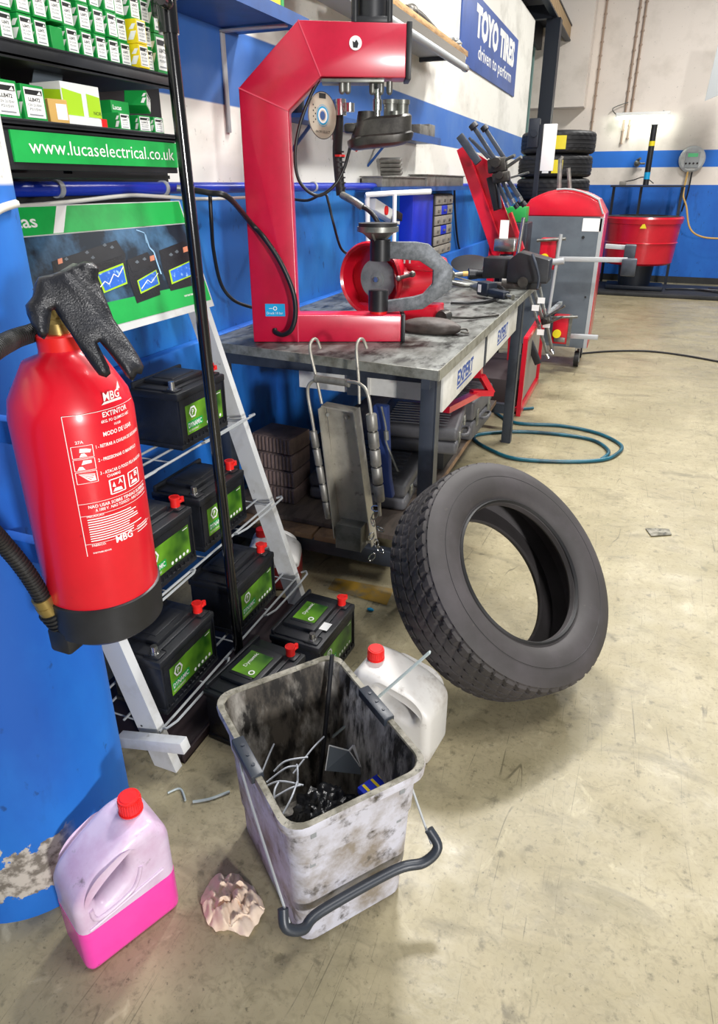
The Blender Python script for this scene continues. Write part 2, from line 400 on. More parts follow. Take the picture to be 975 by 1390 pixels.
# ================================================================ setting
def struct(o): o['kind'] = 'structure'; return o
m = MB(); m.box((-4, -2.5, -.1), (5, 14, 0)); struct(m.build('floor', 'floor_paint'))
m = MB(); m.box((-1.75, -2.5, 0), (-1.6, 10.1, 3.38)); struct(m.build('wall_left', 'wall_left_paint'))
m = MB(); m.box((-4, 12.6, 0), (5, 12.75, 6)); struct(m.build('wall_back', 'wall_back_paint'))
m = MB(); m.box((-1.6, .3, .0), (-1.55, 10.05, .93), .008); struct(m.build('trim_1', 'column_paint'))
m = MB(); m.cyl((-1.185, .80, 0), (-1.185, .80, 3.4), .226, seg=64); struct(m.build('trim_2', 'column_paint'))
m = MB(); m.box((-2.5, 11.9, 0), (-1.86, 12.0, 3.6)); struct(m.build('wall_side', 'teal_wall'))
# low strip at the foot of the back wall
m = MB(); m.box((-4, 12.57, 0), (5, 12.6, .1)); struct(m.build('baseboard_back', 'ramp_dark'))

# ================================================================ fire extinguisher
EX = Vector((-.752, .733, 0)); ER = .089
def ZE(z): return .815+(z-.752)*.887
az_cam = math.atan2(-EX.y, -EX.x)
ext = root('fire_extinguisher', 'large red fire extinguisher hung on the blue column', 'fire extinguisher', (EX.x, EX.y, .81))
TE = Matrix.Translation((EX.x, EX.y, 0))
m = MB(); m.lathe([(r_, ZE(z_)) for r_, z_ in [(0, .80), (ER-.004, .80), (ER, .812), (ER, 1.175), (ER-.005, 1.205), (ER-.020, 1.236), (.056, 1.262), (.032, 1.272), (.03, 1.285), (0, 1.285)]], 64, TE); m.build('tank', 'ext_red', ext, 60)
m = MB(); m.lathe([(r_, ZE(z_)) for r_, z_ in [(0, .752), (ER-.012, .752), (ER+.001, .765), (ER+.003, .835), (ER-.001, .838), (0, .836)]], 64, TE)
m.build('base_skirt', 'black_plastic', ext)
m = MB(); m.lathe([(r_, ZE(z_)) for r_, z_ in [(0, 1.27), (.030, 1.27), (.031, 1.282), (.031, 1.302), (.028, 1.305), (0, 1.305)]], 32, TE); m.build('neck_ring', 'red_plastic', ext)
vd = Vector((math.cos(az_cam+.4), math.sin(az_cam+.4), 0)); vs = Vector((-vd.y, vd.x, 0)); top = EX+Vector((0, 0, 1.303))
m = MB(); m.cyl(top, top+Vector((0, 0, .045)), .017); m.cyl(top+Vector((0, 0, .03))-vs*.03, top+Vector((0, 0, .03))+vs*.03, .012); m.cyl(top+Vector((0, 0, .018)), top+Vector((0, 0, .024)), .026, seg=6)
m.build('valve', 'gold', ext)
for n_, z0, dz in (('carry_handle', .04, .01), ('trigger_lever', .062, .03)):
    m = MB(); m.beam(top+Vector((0, 0, z0))-vs*.02, top+Vector((0, 0, z0+dz))-vs*.0+vs*.045, .022, .006, bev=.002); m.build(n_, 'grey_metal', ext)
# gauge side outlet and hose which leaves the frame on the left and comes back to the clip at the base
hz = [top+Vector((0, 0, .028)), aty(50, 449, .74), aty(15, 462, .66), aty(-25, 490, .56), aty(-70, 560, .54), aty(-75, 640, .55), aty(-40, 690, .57), aty(2, 735, .61), aty(35, 775, .63), aty(60, 815, .645)]
m = MB(); m.tube(hz, .0125, 14, 8); hose = m.build('hose', 'hose_black', ext, 80)
P = smooth_path(hz, 40); m = MB(); acc = 0
for a, b in zip(P, P[1:]):
    acc += (b-a).length
    if acc > .0055: m.cyl(a, a+(b-a).normalized()*.0028, .0136, seg=12); acc = 0
m.build('hose_ribs', 'rubber', hose)
pe = aty(64, 822, .648); pd = (aty(64, 822, .648)-aty(35, 775, .63)).normalized()
m = MB(); m.cyl(pe-pd*.02, pe+pd*.012, .0165, seg=18); m.cyl(pe-pd*.004, pe+pd*.004, .0175, seg=18); m.build('hose_ferrule', 'gold', ext)
m = MB(); m.cyl(pe+pd*.012, pe+pd*.05, .018, .012, seg=18)
for i in range(4): m.cyl(pe+pd*(.014+.009*i), pe+pd*(.018+.009*i), .0195-.0012*i, seg=18)
q = pe+pd*.03; m.box((q.x-.012, q.y-.012, .795), (q.x+.03, q.y+.03, .84), .006); m.build('nozzle_clip', 'black_plastic', ext)
def on_ext(a0, z0, r=ER+.0008):
    def fn(u, v):
        a = az_cam+a0+u*1.1/ER
        return Vector((EX.x+r*math.cos(a), EX.y+r*math.sin(a), ZE(1.125)+.052+(z0+v-1.125)*.755))
    return fn
m = MB()
def et(s, u, z, w, h, al='L'): m.add(text_bm(s, w, h*1.12, align=al, fn=lambda a, b: on_ext(1.1*u/ER, z)(a, b), bold=.02))
def eline(u0, v0, u1, v1, t=.0009):
    n = max(2, int(abs(u1-u0)/.008)); b = bmesh.new(); f = on_ext(0, 0)
    if abs(u1-u0) > abs(v1-v0): L = [(u0+(u1-u0)*i/n, v0+(v1-v0)*i/n) for i in range(n+1)]; r = [[b.verts.new(f(u, v-t/2)), b.verts.new(f(u, v+t/2))] for u, v in L]
    else: r = [[b.verts.new(f(u0-t/2, v0)), b.verts.new(f(u0+t/2, v0))], [b.verts.new(f(u1-t/2, v1)), b.verts.new(f(u1+t/2, v1))]]
    for A, B in zip(r, r[1:]): b.faces.new((A[0], B[0], B[1], A[1]))
    m.add(b)
def epoly(pts):
    b = bmesh.new(); f = on_ext(0, 0); b.faces.new([b.verts.new(f(u, v)) for u, v in pts]); m.add(b)
UL = -.010
et('MBG', UL+.050, 1.155, .026, .014); epoly([(UL+.046, 1.148), (UL+.080, 1.148), (UL+.078, 1.153), (UL+.050, 1.153)]); epoly([(UL+.072, 1.17), (UL+.076, 1.185), (UL+.079, 1.17)])
et('EXTINTOR', UL+.045, 1.125, .042, .0085); et('6KG. PO QUIMICO ABC', UL+.042, 1.114, .048, .005); et('1KGB', UL+.060, 1.104, .011, .004)
et('MODO DE USAR', UL+.042, 1.088, .05, .0075)
for i, s in enumerate(('1 - RETIRAR A CAVILHA DE SEGURANCA', '2 - PRESSIONAR O MANIPULO', '3 - ATACAR O FOGO PELA BASE DAS')):
    et(s, UL+.030, 1.068-i*.027, (.082, .066, .076)[i], .0058)
et('CHAMAS', UL+.038, 1.005, .02, .005); et('27A', UL+.006, 1.083, .010, .005)
for i in range(3):   # pictogram frames
    u0, u1 = UL, UL+.026; v1 = 1.078-i*.026; v0 = v1-.0235
    for a in ((u0, v0, u1, v0), (u0, v1, u1, v1), (u0, v0, u0, v1), (u1, v0, u1, v1)): eline(*a)
    if i == 0: epoly([(u0+.008, v0+.002), (u0+.018, v0+.002), (u0+.015, v0+.009), (u0+.011, v0+.009)]); epoly([(u0+.009, v0+.011), (u0+.022, v0+.009), (u0+.024, v0+.015), (u0+.018, v0+.018), (u0+.010, v0+.019)])
    if i == 1: epoly([(u0+.003, v0+.002), (u0+.013, v0+.002), (u0+.010, v0+.009), (u0+.006, v0+.009)]); epoly([(u0+.009, v0+.012), (u0+.022, v0+.014), (u0+.022, v0+.020), (u0+.012, v0+.021)])
    if i == 2:
        for k in range(4): epoly([(u0+.003, v1-.003), (u0+.016+.002*k, v0+.003+.004*k), (u0+.018+.002*k, v0+.005+.004*k)])
        epoly([(u0+.016, v0+.003), (u0+.024, v0+.003), (u0+.023, v0+.016), (u0+.020, v0+.009)])
for i, s in enumerate('AB'):
    u0 = UL+.040+i*.030; v0 = .968
    for a in ((u0, v0, u0+.022, v0), (u0, v0+.030, u0+.022, v0+.030), (u0, v0, u0, v0+.03), (u0+.022, v0, u0+.022, v0+.03)): eline(*a, t=.0022)
    et(s, u0+.012, v0+.017, .007, .009); epoly([(u0+.003, v0+.004), (u0+.018, v0+.003), (u0+.016, v0+.010), (u0+.006, v0+.011)]); epoly([(u0+.003, v0+.015), (u0+.008, v0+.013), (u0+.006, v0+.025)])
et('NAO USAR SOBRE TENSAO SUPERIOR', UL+.008, .949, .098, .0058); et('A 1000 V . NAO TOXICO - NAO CORROSIVO', UL+.016, .940, .090, .0056)
random.seed(3)
for i in range(10):
    eline(UL+.004, .925-i*.0052, UL+.004+random.uniform(.055, .085), .925-i*.0052, .0022)
et('PRECAUCAO:', UL+.004, .930, .022, .004); et('FABRICO:', UL+.004, .866, .018, .004); et('MBG', UL+.036, .862, .026, .013); et('DISTRIBUIDOR', UL+.004, .850, .024, .003)
for i in range(3): eline(UL+.072, .876-i*.006, UL+.098, .876-i*.006, .0018)
for v in (1.138, .960, .934, .872): eline(UL-.004, v, UL+.106, v)
eline(UL-.004, .846, UL-.004, 1.138)
m.build('lettering', 'print_white', ext)
# wall bracket to column
m = MB(); m.box((-1.0, .72, .90), (-.84, .745, .94), .003); m.box((-.86, .72, .90), (-.85, .745, 1.16), .003); m.box((-1.0, .72, 1.12), (-.84, .745, 1.16), .003); m.build('wall_bracket', 'column_paint', ext)

# ================================================================ glove draped on the extinguisher valve
def slab_from_outline(name, outline, P0, n, thick, m_, parent=None, seed=0, wr=.004, bendf=None, step=.006, soft=.02):
    """inflated, wrinkled solid from outline (image pixels projected on the plane P0,n)"""
    n = Vector(n).normalized(); pts = [atp(x, y, Vector(P0), n) for x, y in outline]
    ux = Vector((0, 0, 1)).cross(n).normalized(); uy = n.cross(ux)
    p2 = [((p-Vector(P0)).dot(ux), (p-Vector(P0)).dot(uy)) for p in pts]
    return inflate(name, p2, frame(P0, ux, z=n), thick, m_, parent, seed, wr, bendf, step, soft)
def inflate(name, p2, M, thick, m_, parent=None, seed=0, wr=.004, bendf=None, step=.006, soft=.02):
    xs = [a for a, b in p2]; ys = [b for a, b in p2]; N_ = len(p2)
    def inside(x, y):
        c = False
        for i in range(N_):
            x1, y1 = p2[i]; x2, y2 = p2[i-1]
            if (y1 > y) != (y2 > y) and x < (x2-x1)*(y-y1)/(y2-y1)+x1: c = not c
        return c
    def dist(x, y):
        best = 9
        for i in range(N_):
            x1, y1 = p2[i]; x2, y2 = p2[i-1]; dx, dy = x2-x1, y2-y1; t = max(0, min(1, ((x-x1)*dx+(y-y1)*dy)/(dx*dx+dy*dy+1e-12)))
            best = min(best, math.hypot(x-x1-t*dx, y-y1-t*dy))
        return best
    b = bmesh.new(); V = {}
    from mathutils.geometry import delaunay_2d_cdt
    bord = []
    for i in range(N_):
        a = Vector(p2[i-1]); c = Vector(p2[i]); k = max(1, int((c-a).length/step))
        for j in range(k): bord.append(a+(c-a)*j/k)
    inner = []; y = min(ys)
    r = 0
    while y < max(ys):
        x = min(xs)+(step/2 if r % 2 else 0)
        while x < max(xs):
            if inside(x, y) and dist(x, y) > step*.5: inner.append(Vector((x, y)))
            x += step
        y += step*.87; r += 1
    co = bord+inner; nb = len(bord)
    res = delaunay_2d_cdt(co, [(i, (i+1) % nb) for i in range(nb)], [], 1, 1e-7)
    vs_, fs = res[0], res[2]
    off = Vector((seed*7.3, seed*3.1, 0)); top_, bot_ = [], []
    for v in vs_:
        d = dist(v.x, v.y); h = thick*min(1, math.sqrt(max(0, 1-(1-min(d/soft, 1))**2)))
        nz = noise.noise(Vector((v.x*24+v.y*16, v.y*10, seed))+off)*wr*2.2+abs(noise.noise(Vector((v.x*55+v.y*40, v.y*16, seed+5))))*wr*1.1
        k = min(1, d/(soft*.5)); z = h/2+nz*k; zb = -h/2+nz*k*.3
        p = Vector((v.x, v.y, z)); q = Vector((v.x, v.y, zb))
        if bendf: p = bendf(p); q = bendf(q)
        edge = d < 1e-5
        a = b.verts.new(M @ p); top_.append(a); bot_.append(a if edge else b.verts.new(M @ q))
    for f in fs:
        try: b.faces.new([top_[i] for i in f])
        except ValueError: pass
        try: b.faces.new([bot_[i] for i in reversed(f)])
        except ValueError: pass
    bmesh.ops.recalc_face_normals(b, faces=b.faces)
    mm = MB(); mm.add(b); return mm.build(name, m_, parent, 80)
gp = Vector((-.70, .66, 1.30)); gn = Vector((.55, -.75, .42)).normalized()
outl = [(113, 352), (124, 353), (133, 360), (131, 378), (140, 398), (146, 412), (152, 428), (160, 440), (172, 456), (186, 478), (193, 492), (190, 503), (184, 503), (178, 514), (170, 508), (160, 494), (146, 476), (134, 462), (131, 464), (139, 480), (147, 496), (149, 505), (143, 511), (133, 508), (124, 496), (114, 482), (104, 466), (94, 450), (84, 436), (74, 420), (70, 422), (68, 438), (66, 452), (60, 461), (52, 456), (44, 444), (36, 426), (34, 414), (44, 402), (46, 388), (52, 376), (70, 372), (90, 364)]
glove = slab_from_outline('rubber_glove', rounded(outl, 3, 2) and outl, gp, gn, .018, 'glove_black', wr=.0045, step=.0042, soft=.016, seed=2, bendf=lambda p: Vector((p.x, p.y, p.z-2.2*p.x*p.x+(-.06*0)-(1.2*(min(0, p.y+.02))**2))))
tag(glove, 'black textured rubber glove draped over the red fire extinguisher valve', 'glove')

# white cable looping round the column
m = MB(); cyc = Vector((-1.185, .80, 0))
pts = []
for a, z in ((-100, 1.30), (-80, 1.29), (-60, 1.30), (-45, 1.315), (-30, 1.34), (-12, 1.38), (0, 1.43), (12, 1.46), (30, 1.47)):
    pts.append(cyc+Vector((math.cos(math.radians(a))*.234, math.sin(math.radians(a))*.234, z)))
m.tube(pts, .007, 8, 5); tag(m.build('cable', 'cable_white', None, 80), 'off-white cable curving round the blue column', 'cable')

# ================================================================ battery
BL, BW, BH = .262, .178, .20
def battery_parts(r, dim=(BL, BW, BH), caps=('red', 'silver'), text='DYNAMIC', lab_top=False):
    L, W, Hh = dim
    m = MB(); m.box((-W/2+.004, -L/2+.004, 0), (W/2-.004, L/2-.004, Hh*.80), .006)
    m.box((-W/2+.001, -L/2+.001, 0), (W/2-.001, L/2-.001, .018), .004)
    for y in [(-L/2+.02)+i*(L-.04)/11 for i in range(12)]: m.box((W/2-.005, y-.003, .016), (W/2-.0015, y+.003, .028))
    m.box((W/2-.0055, -L/2+.006, .02), (W/2-.001, -L/2+.012, Hh*.8)); m.box((W/2-.0055, L/2-.012, .02), (W/2-.001, L/2-.006, Hh*.8))
    m.build('case', 'battery_black', r, local=True)
    m = MB(); m.box((-W/2, -L/2, Hh*.78), (W/2, L/2, Hh*.90), .006); m.box((-W/2+.012, -L/2+.012, Hh*.88), (W/2-.03, L/2-.012, Hh*.93), .005)
    m.box((-W/2+.02, -L*.30, Hh*.9), (W/2-.045, L*.30, Hh*1.0), .006); m.box((-W/2+.035, -L*.22, Hh*.96), (W/2-.065, L*.22, Hh*1.015), .004)
    m.box((-W/2+.004, -L/2+.006, Hh*.88), (-W/2+.016, L/2-.006, Hh*.99), .004)
    for s_ in (-1, 1): m.box((W/2-.062, s_*L*.39-.02, Hh*.9), (W/2-.012, s_*L*.39+.02, Hh*.925), .005)
    lid = m.build('lid', 'battery_lid', r, local=True)
    for k, s_ in zip(caps, (1, -1)):
        x, y, z = W/2-.038, s_*L*.39, Hh*.92
        m = MB(); m.cyl((x, y, z), (x, y, z+.024), .0105, .009, 16); m.cyl((x, y, z), (x, y, z+.003), .014, seg=16)
        t = m.build('terminal', 'chrome', r, local=True)
        if k == 'red':
            m = MB(); m.cyl((x, y, z+.003), (x, y, z+.033), .0145, .013, 16); m.cyl((x, y, z+.026), (x, y, z+.033), .016, seg=12); m.box((x-.006, y+.01, z+.004), (x+.006, y+.035, z+.012), .003); m.cyl((x, y+.034, z+.004), (x, y+.034, z+.018), .006)
            m.build('terminal_cap', 'red_plastic', t, local=True)
    m = MB(); X = W/2-.0035
    m.poly([(X, -L*.36, Hh*.20), (X, L*.40, Hh*.20), (X, L*.40, Hh*.66), (X, -L*.36, Hh*.66)]); m.build('label', 'battery_label', r, local=True)
    F = frame((X+.0006, 0, 0), (0, 1, 0), (0, 0, 1))
    m = MB(F)
    m.add(text_bm(text, L*.27, Hh*.075, align='L', bold=.02), Matrix.Translation((-L*.33, Hh*.30, 0)))
    m.add(text_bm('HIGH PERFORMANCE', L*.2, Hh*.03), Matrix.Translation((-L*.33, Hh*.235, 0)))
    m.lathe([(Hh*.07, 0), (Hh*.10, 0)], 6, Matrix.Translation((-L*.22, Hh*.53, 0))); m.add(text_bm('P', Hh*.05, Hh*.08, align='C', bold=.02), Matrix.Translation((-L*.22, Hh*.49, 0)))
    for i in range(5): m.lathe([(0, 0), (Hh*.028, 0)], 8, Matrix.Translation((L*(.06+i*.07), Hh*.25, 0)))
    m.poly([(L*.29, Hh*.62, 0), (L*.38, Hh*.62, 0), (L*.38, Hh*.63, 0), (L*.29, Hh*.63, 0)])
    m.build('lettering', 'print_white', r, local=True)
    m = MB(F); m.poly([(-L*.345, Hh*.28, -.0003), (-L*.04, Hh*.28, -.0003), (-L*.04, Hh*.40, -.0003), (-L*.345, Hh*.40, -.0003)]); m.build('label_band', 'print_green', r, local=True)
    return r
def rack_x(z): return -.975-.30*z
G = 'car batteries on the wire display rack'
bt = root('car_battery', 'black car battery with green label on the top shelf of the rack', 'car battery', (rack_x(.75)-BW/2+.004, 1.70, .752), 0, G)
battery_parts(bt, caps=('red', 'silver'))
bts = [(1.330, .445, 'black car battery on the middle rack shelf, half hidden behind the fire extinguisher'),
       (1.630, .445, 'black car battery at the right end of the middle rack shelf, behind the black pole'),
       (1.260, .145, 'black car battery at the left end of the bottom rack shelf, beside the white upright'),
       (1.640, .145, 'black car battery at the right end of the bottom rack shelf, behind the pole')]
for y, z, s in bts: dup(bt, (rack_x(z)-BW/2+.004, y, z+.007), 0, s)
# floor batteries
fb = root('car_battery', 'black car battery lying flat on the floor beyond the bucket, nearest the rack jerrycan', 'car battery', (-.815, 1.655, 0), 92, 'car batteries on the floor')
fb.rotation_euler[2] = math.radians(-3)
battery_parts(fb, (.27, .182, .2))
def top_label(r, y0, y1, x0=-.05, x1=.03):
    m = MB(); z = .2036
    m.poly([(x0, y0, z), (x1, y0, z), (x1, y1, z), (x0, y1, z)]); m.build('top_label', 'battery_label', r, local=True)
    m = MB(); m.lathe([(.006, 0), (.010, 0)], 10, Matrix.Translation((x1-.02, y0+.016, z+.0005))); m.add(text_bm('Dynamic', y1-y0-.035, .012), frame((x0+.03, y0+.03, z+.0005), (0, 1, 0), (-1, 0, 0))); m.build('top_lettering', 'print_white', r, local=True)
top_label(fb, -.05, .05)
m = MB(); m.poly([(.042, -.05, .1865), (.075, -.05, .1865), (.075, -.01, .1865), (.042, -.01, .1865)]); m.build('sticker', 'print_white', fb, local=True)
f2 = dup(fb, (-.862, 1.355, 0), -6, 'black car battery on the floor directly behind the dirty bucket', 'car batteries on the floor')

# ================================================================ wire display rack with header board
rk = root('battery_display_rack', 'leaning white wire rack holding car batteries under a green picture board', 'display rack', (-1.05, 1.5, 0))
def RP(y, z, dx=0): return Vector((rack_x(z)+dx, y, z))
for y in (1.085, 1.92):
    m = MB()
    for z0, z1 in ((.0, 1.14),):
        a, b = RP(y, z0), RP(y, z1)
        m.prism([(0, 0), (-.07, 0), (-.07, .004), (-.004, .004), (-.004, .028), (0, .028)], 0, (b-a).length, frame(a, (1, 0, .3), z=(b-a)))
    m.build('upright', 'white_paint', rk)
m = MB(); m.beam(aty(165, 1003, 1.055), aty(252, 1012, 1.055), .03, .035, bev=.002); m.build('foot', 'white_paint', rk)
m = MB(); m.box((-1.6, 1.3, 1.24), (-1.36, 1.33, 1.27)); m.build('rear_brace', 'white_paint', rk)
for z in (.745, .438, .138):
    m = MB(); r = .0038; x0 = rack_x(z)+.006; x1 = x0-.20
    for x in (x0, x0-.06, x0-.12, x1): m.tube([(x, 1.085, z), (x, 1.93, z)], r, 6, 1)
    m.tube([(x0, 1.10, z), (x0+.035, 1.12, z+.02), (x0+.035, 1.38, z+.02), (x0+.0, 1.41, z+.0)], r, 6, 2)
    m.tube([(x0, 1.66, z), (x0+.04, 1.68, z+.02), (x0+.04, 1.93, z+.02), (x0, 1.96, z)], r, 6, 2)
    for y in [1.1+i*.2 for i in range(5)]: m.tube([(x0, y, z-.003), (x1, y, z-.003), (x1, y, z+.05)], .0025, 6, 1)
    m.tube([(x1, 1.085, z+.05), (x1, 1.93, z+.05)], r, 6, 1)
    m.build('wire_shelf', 'strip_grey', rk)
# header board lies in the rack's leaning plane
bn = Vector((1, 0, .30)).normalized(); BP = RP(1.5, 1.3, .004)
def bq(x, y): return atp(x, y, BP, bn)
def bmat(p, off): return p+bn*off
m = MB(); BM = frame(RP(0, 1.12), (0, 1, 0), z=bn)   # local x = world y, local y up the slope
Hb = 0.345
def brd(m, y0, y1, v0, v1, d0, d1): m.prism([(y0, v0), (y1, v0), (y1, v1), (y0, v1)], d0, d1, BM)
brd(m, 1.09, 1.975, 0, Hb, -.012, .002); board = m.build('header_board', 'white_paint', rk)
def bpoly(nm, pts, mt, off): 
    mm = MB(BM)
    for p in pts: mm.poly([(a, b, off) for a, b in p])
    return mm.build(nm, mt, board)
bpoly('picture', [[(1.10, .085), (1.968, .085), (1.968, .272), (1.10, .272)]], 'board_dark', .003)
bpoly('green_band', [[(1.10, .275), (1.968, .275), (1.968, Hb-.003), (1.10, Hb-.003)], [(1.10, .022), (1.968, .022), (1.968, .085), (1.10, .085)]], 'print_green', .0032)
bpoly('slash', [[(1.395, .276), (1.43, .276), (1.475, Hb-.003), (1.44, Hb-.003)]], 'print_white', .0036)
mm = MB(BM); mm.add(text_bm('Lucas', .13, .030, bold=.015), Matrix.Translation((1.225, .294, .0038))); mm.add(text_bm('www.lucas', .1, .01), Matrix.Translation((1.83, .05, .0038))); mm.build('lettering', 'print_white', board)
def bp2(x, y, off=.004):
    p = bq(x, y); q = BM.inverted() @ p; return (q.x, q.y)
# printed batteries on the picture
bpoly('printed_battery', [[bp2(*p) for p in [(70, 355), (158, 326), (170, 345), (172, 385), (88, 408), (75, 380)]], [bp2(*p) for p in [(172, 353), (200, 342), (212, 360), (218, 400), (186, 412), (176, 380)]], [bp2(*p) for p in [(216, 340), (250, 327), (266, 342), (272, 385), (232, 395), (222, 370)]]], 'battery_black', .0036)
bpoly('printed_lid', [[bp2(*p) for p in [(70, 355), (158, 326), (170, 345), (84, 374)]], [bp2(*p) for p in [(172, 353), (200, 342), (212, 358), (180, 370)]], [bp2(*p) for p in [(216, 340), (250, 327), (264, 342), (226, 354)]]], 'battery_lid', .004)
bpoly('printed_label_border', [[bp2(*p) for p in [(131, 371), (167, 357), (173, 385), (141, 398)]], [bp2(*p) for p in [(186, 381), (212, 366), (217, 386), (191, 399)]], [bp2(*p) for p in [(229, 367), (262, 352), (266, 372), (233, 386)]]], 'carton_lime', .0044)
bpoly('printed_label', [[bp2(*p) for p in [(133, 373), (166, 360), (171, 383), (143, 395)]], [bp2(*p) for p in [(188, 382), (211, 368), (215, 385), (192, 396)]], [bp2(*p) for p in [(231, 368), (261, 354), (265, 371), (235, 383)]]], 'print_electric', .0048)
def zig(pts, wd, nm, mt, off):
    mm = MB(BM); q = [Vector(bp2(*p)) for p in pts]
    for a, c in zip(q, q[1:]):
        d = (c-a).normalized(); n2 = Vector((-d.y, d.x))*wd
        mm.poly([(*(a-n2), off), (*(c-n2), off), (*(c+n2), off), (*(a+n2), off)])
    return mm.build(nm, mt, board)
bpoly('printed_cap', [[bp2(x-3, y), bp2(x, y-3), bp2(x+3, y), bp2(x, y+2)] for x, y in ((90, 352), (118, 343), (142, 333), (152, 336), (126, 350), (186, 356), (196, 352), (232, 346), (240, 342))], 'cab_grey', .0044)
zig([(134, 392), (142, 382), (148, 386), (154, 372), (160, 376), (167, 362)], .0015, 'printed_bolt', 'print_white', .0052)
zig([(192, 392), (200, 380), (205, 384), (214, 371)], .0012, 'printed_bolt', 'print_white', .0052)
zig([(197, 318), (203, 336), (209, 342), (214, 358), (219, 372)], .003, 'printed_bolt', 'board_sky', .0038)
zig([(185, 312), (196, 316), (199, 330)], .0015, 'printed_bolt', 'board_sky', .0038)
bpoly('printed_terminal', [[bp2(x, y), bp2(x+6, y-2), bp2(x+7, y+5), bp2(x+1, y+7)] for x, y in ((78, 352), (203, 348), (248, 336))], 'orange_glow', .0046)

# ================================================================ jerrycans
def jerrycan(r, L, D, Hh, body, cap_at=1, fluid=None, lvl=0, frost=None):
    """local: x = length, z up; cap at +x"""
    out = [(-L/2, 0), (L/2, 0), (L/2, Hh*.80), (L/2-.03, Hh*.935), (L/2-.085, Hh*.935), (-L/2+.05, Hh*.80), (-L/2, Hh*.66)]
    out = rounded(out, [.022, .022, .04, .012, .02, .05, .04], 5)
    hole = rounded([(-L/2+.040, Hh*.66), (-L/2+.050, Hh*.52), (L/2-.10, Hh*.64), (L/2-.092, Hh*.82), (-L/2+.062, Hh*.745)], .022, 5)
    M = frame((0, 0, 0), (1, 0, 0), (0, 0, 1))
    B0 = curve_solid([out, hole], D, .022); B1 = B0.copy() if fluid else None
    m = MB(); m.add(B0, M)
    # moulded ribs
    m.tube([(-L/2+.02, -D/2-.0005, Hh*.42), (L/2-.03, -D/2-.0005, Hh*.50)], .0035, 6, 1)
    m.tube([(-L/2+.03, -D/2+.001, Hh*.58), (-L/2+.04, -D/2-.0005, Hh*.47), (0, -D/2-.001, Hh*.50), (L/2-.085, -D/2-.0005, Hh*.57), (L/2-.075, -D/2+.001, Hh*.66)], .005, 8, 4)
    m.cyl((L/2-.05, 0, Hh*.90), (L/2-.05, 0, Hh*.96), .026, .022, 24)
    m.build('body', body, r, local=True, ang=50)
    if fluid:
        bmesh.ops.bisect_plane(B1, geom=B1.verts[:]+B1.edges[:]+B1.faces[:], plane_co=(0, lvl, 0), plane_no=(0, 1, 0), clear_outer=True)
        bmesh.ops.holes_fill(B1, edges=[e for e in B1.edges if e.is_boundary])
        for v in B1.verts: v.co.x *= 1.006; v.co.z *= 1.01
        m = MB(); m.add(B1, M); m.build('liquid', fluid, r, local=True)
    m = MB(); x = L/2-.05
    m.cyl((x, 0, Hh*.95), (x, 0, Hh*1.065), .0235, .0225, 28); m.cyl((x, 0, Hh*1.06), (x, 0, Hh*1.07), .021, .018, 28)
    for i in range(28):
        a = 2*math.pi*i/28; m.box((x+.0228*math.cos(a)-.0012, .0228*math.sin(a)-.0012, Hh*.96), (x+.0228*math.cos(a)+.0012, .0228*math.sin(a)+.0012, Hh*1.05))
    m.cyl((x, 0, Hh*.945), (x, 0, Hh*.957), .0255, seg=28)
    m.build('cap', 'red_plastic', r, local=True)
    return r
j = root('jerrycan', 'milky plastic jerrycan half full of pink fluid standing against the blue column', 'jerrycan', (-.840, .706, 0), 66)
jerrycan(j, .215, .13, .31, 'can_lilac', fluid='pink_fluid', lvl=.122)
j = root('jerrycan', 'grimy white plastic jerrycan with red cap between the bucket and the tyre', 'jerrycan', (-.445, 1.445, 0), 172)
jerrycan(j, .255, .15, .27, 'can_white')
j = root('jerrycan', 'white handled jerrycan of dark red fluid behind the battery rack under the bench', 'jerrycan', (-1.175, 2.06, 0), 200)
jerrycan(j, .20, .15, .23, 'can_white', fluid='red_fluid', lvl=.11)

# ================================================================ bucket with its handle and contents
bk = root('waste_bucket', 'tall grimy white rectangular bucket standing in front of the batteries', 'bucket', (-.455, .96, 0), 51.5)
# local x: along AB (narrow .30), local y: wide .43 ; rim centre from measured corners
ring0 = [Vector(c) for c in ((-.768, 1.015), (-.567, 1.268), (-.233, .994), (-.436, .759))]
bc = sum(ring0, Vector((0, 0)))/4; bk.location = (bc.x, bc.y, 0)
W1, W2, HB = .315, .415, .40
def ring(w1, w2, r, z): return rrect(w1, w2, r, z)
outer = [ring(.252, .345, .03, .0), ring(.262, .355, .035, .006), ring(.266, .358, .035, .10), ring(.274, .366, .035, .102), ring(.286, .378, .035, .27), ring(.292, .386, .035, .272), ring(.297, .392, .035, .345), ring(.297, .392, .035, .372), ring(.330, .428, .045, .378), ring(.334, .432, .047, .392), ring(.330, .428, .045, .400)]
m = MB(); m.loft(outer, True, False); m.build('outer_shell', 'bucket_plastic', bk, local=True, ang=30)
m = MB(); m.loft([ring(.330, .428, .045, .400), ring(.305, .402, .04, .400), ring(.300, .396, .038, .396)], False, False); m.build('rim', 'bucket_rim', bk, local=True)
m = MB(); m.loft([ring(.300, .396, .038, .397), ring(.282, .372, .033, .33), ring(.24, .32, .03, .012)], False, True)
for v in m.bm.faces: v.normal_flip()
m.build('inner_liner', 'bucket_inside', bk, local=True)
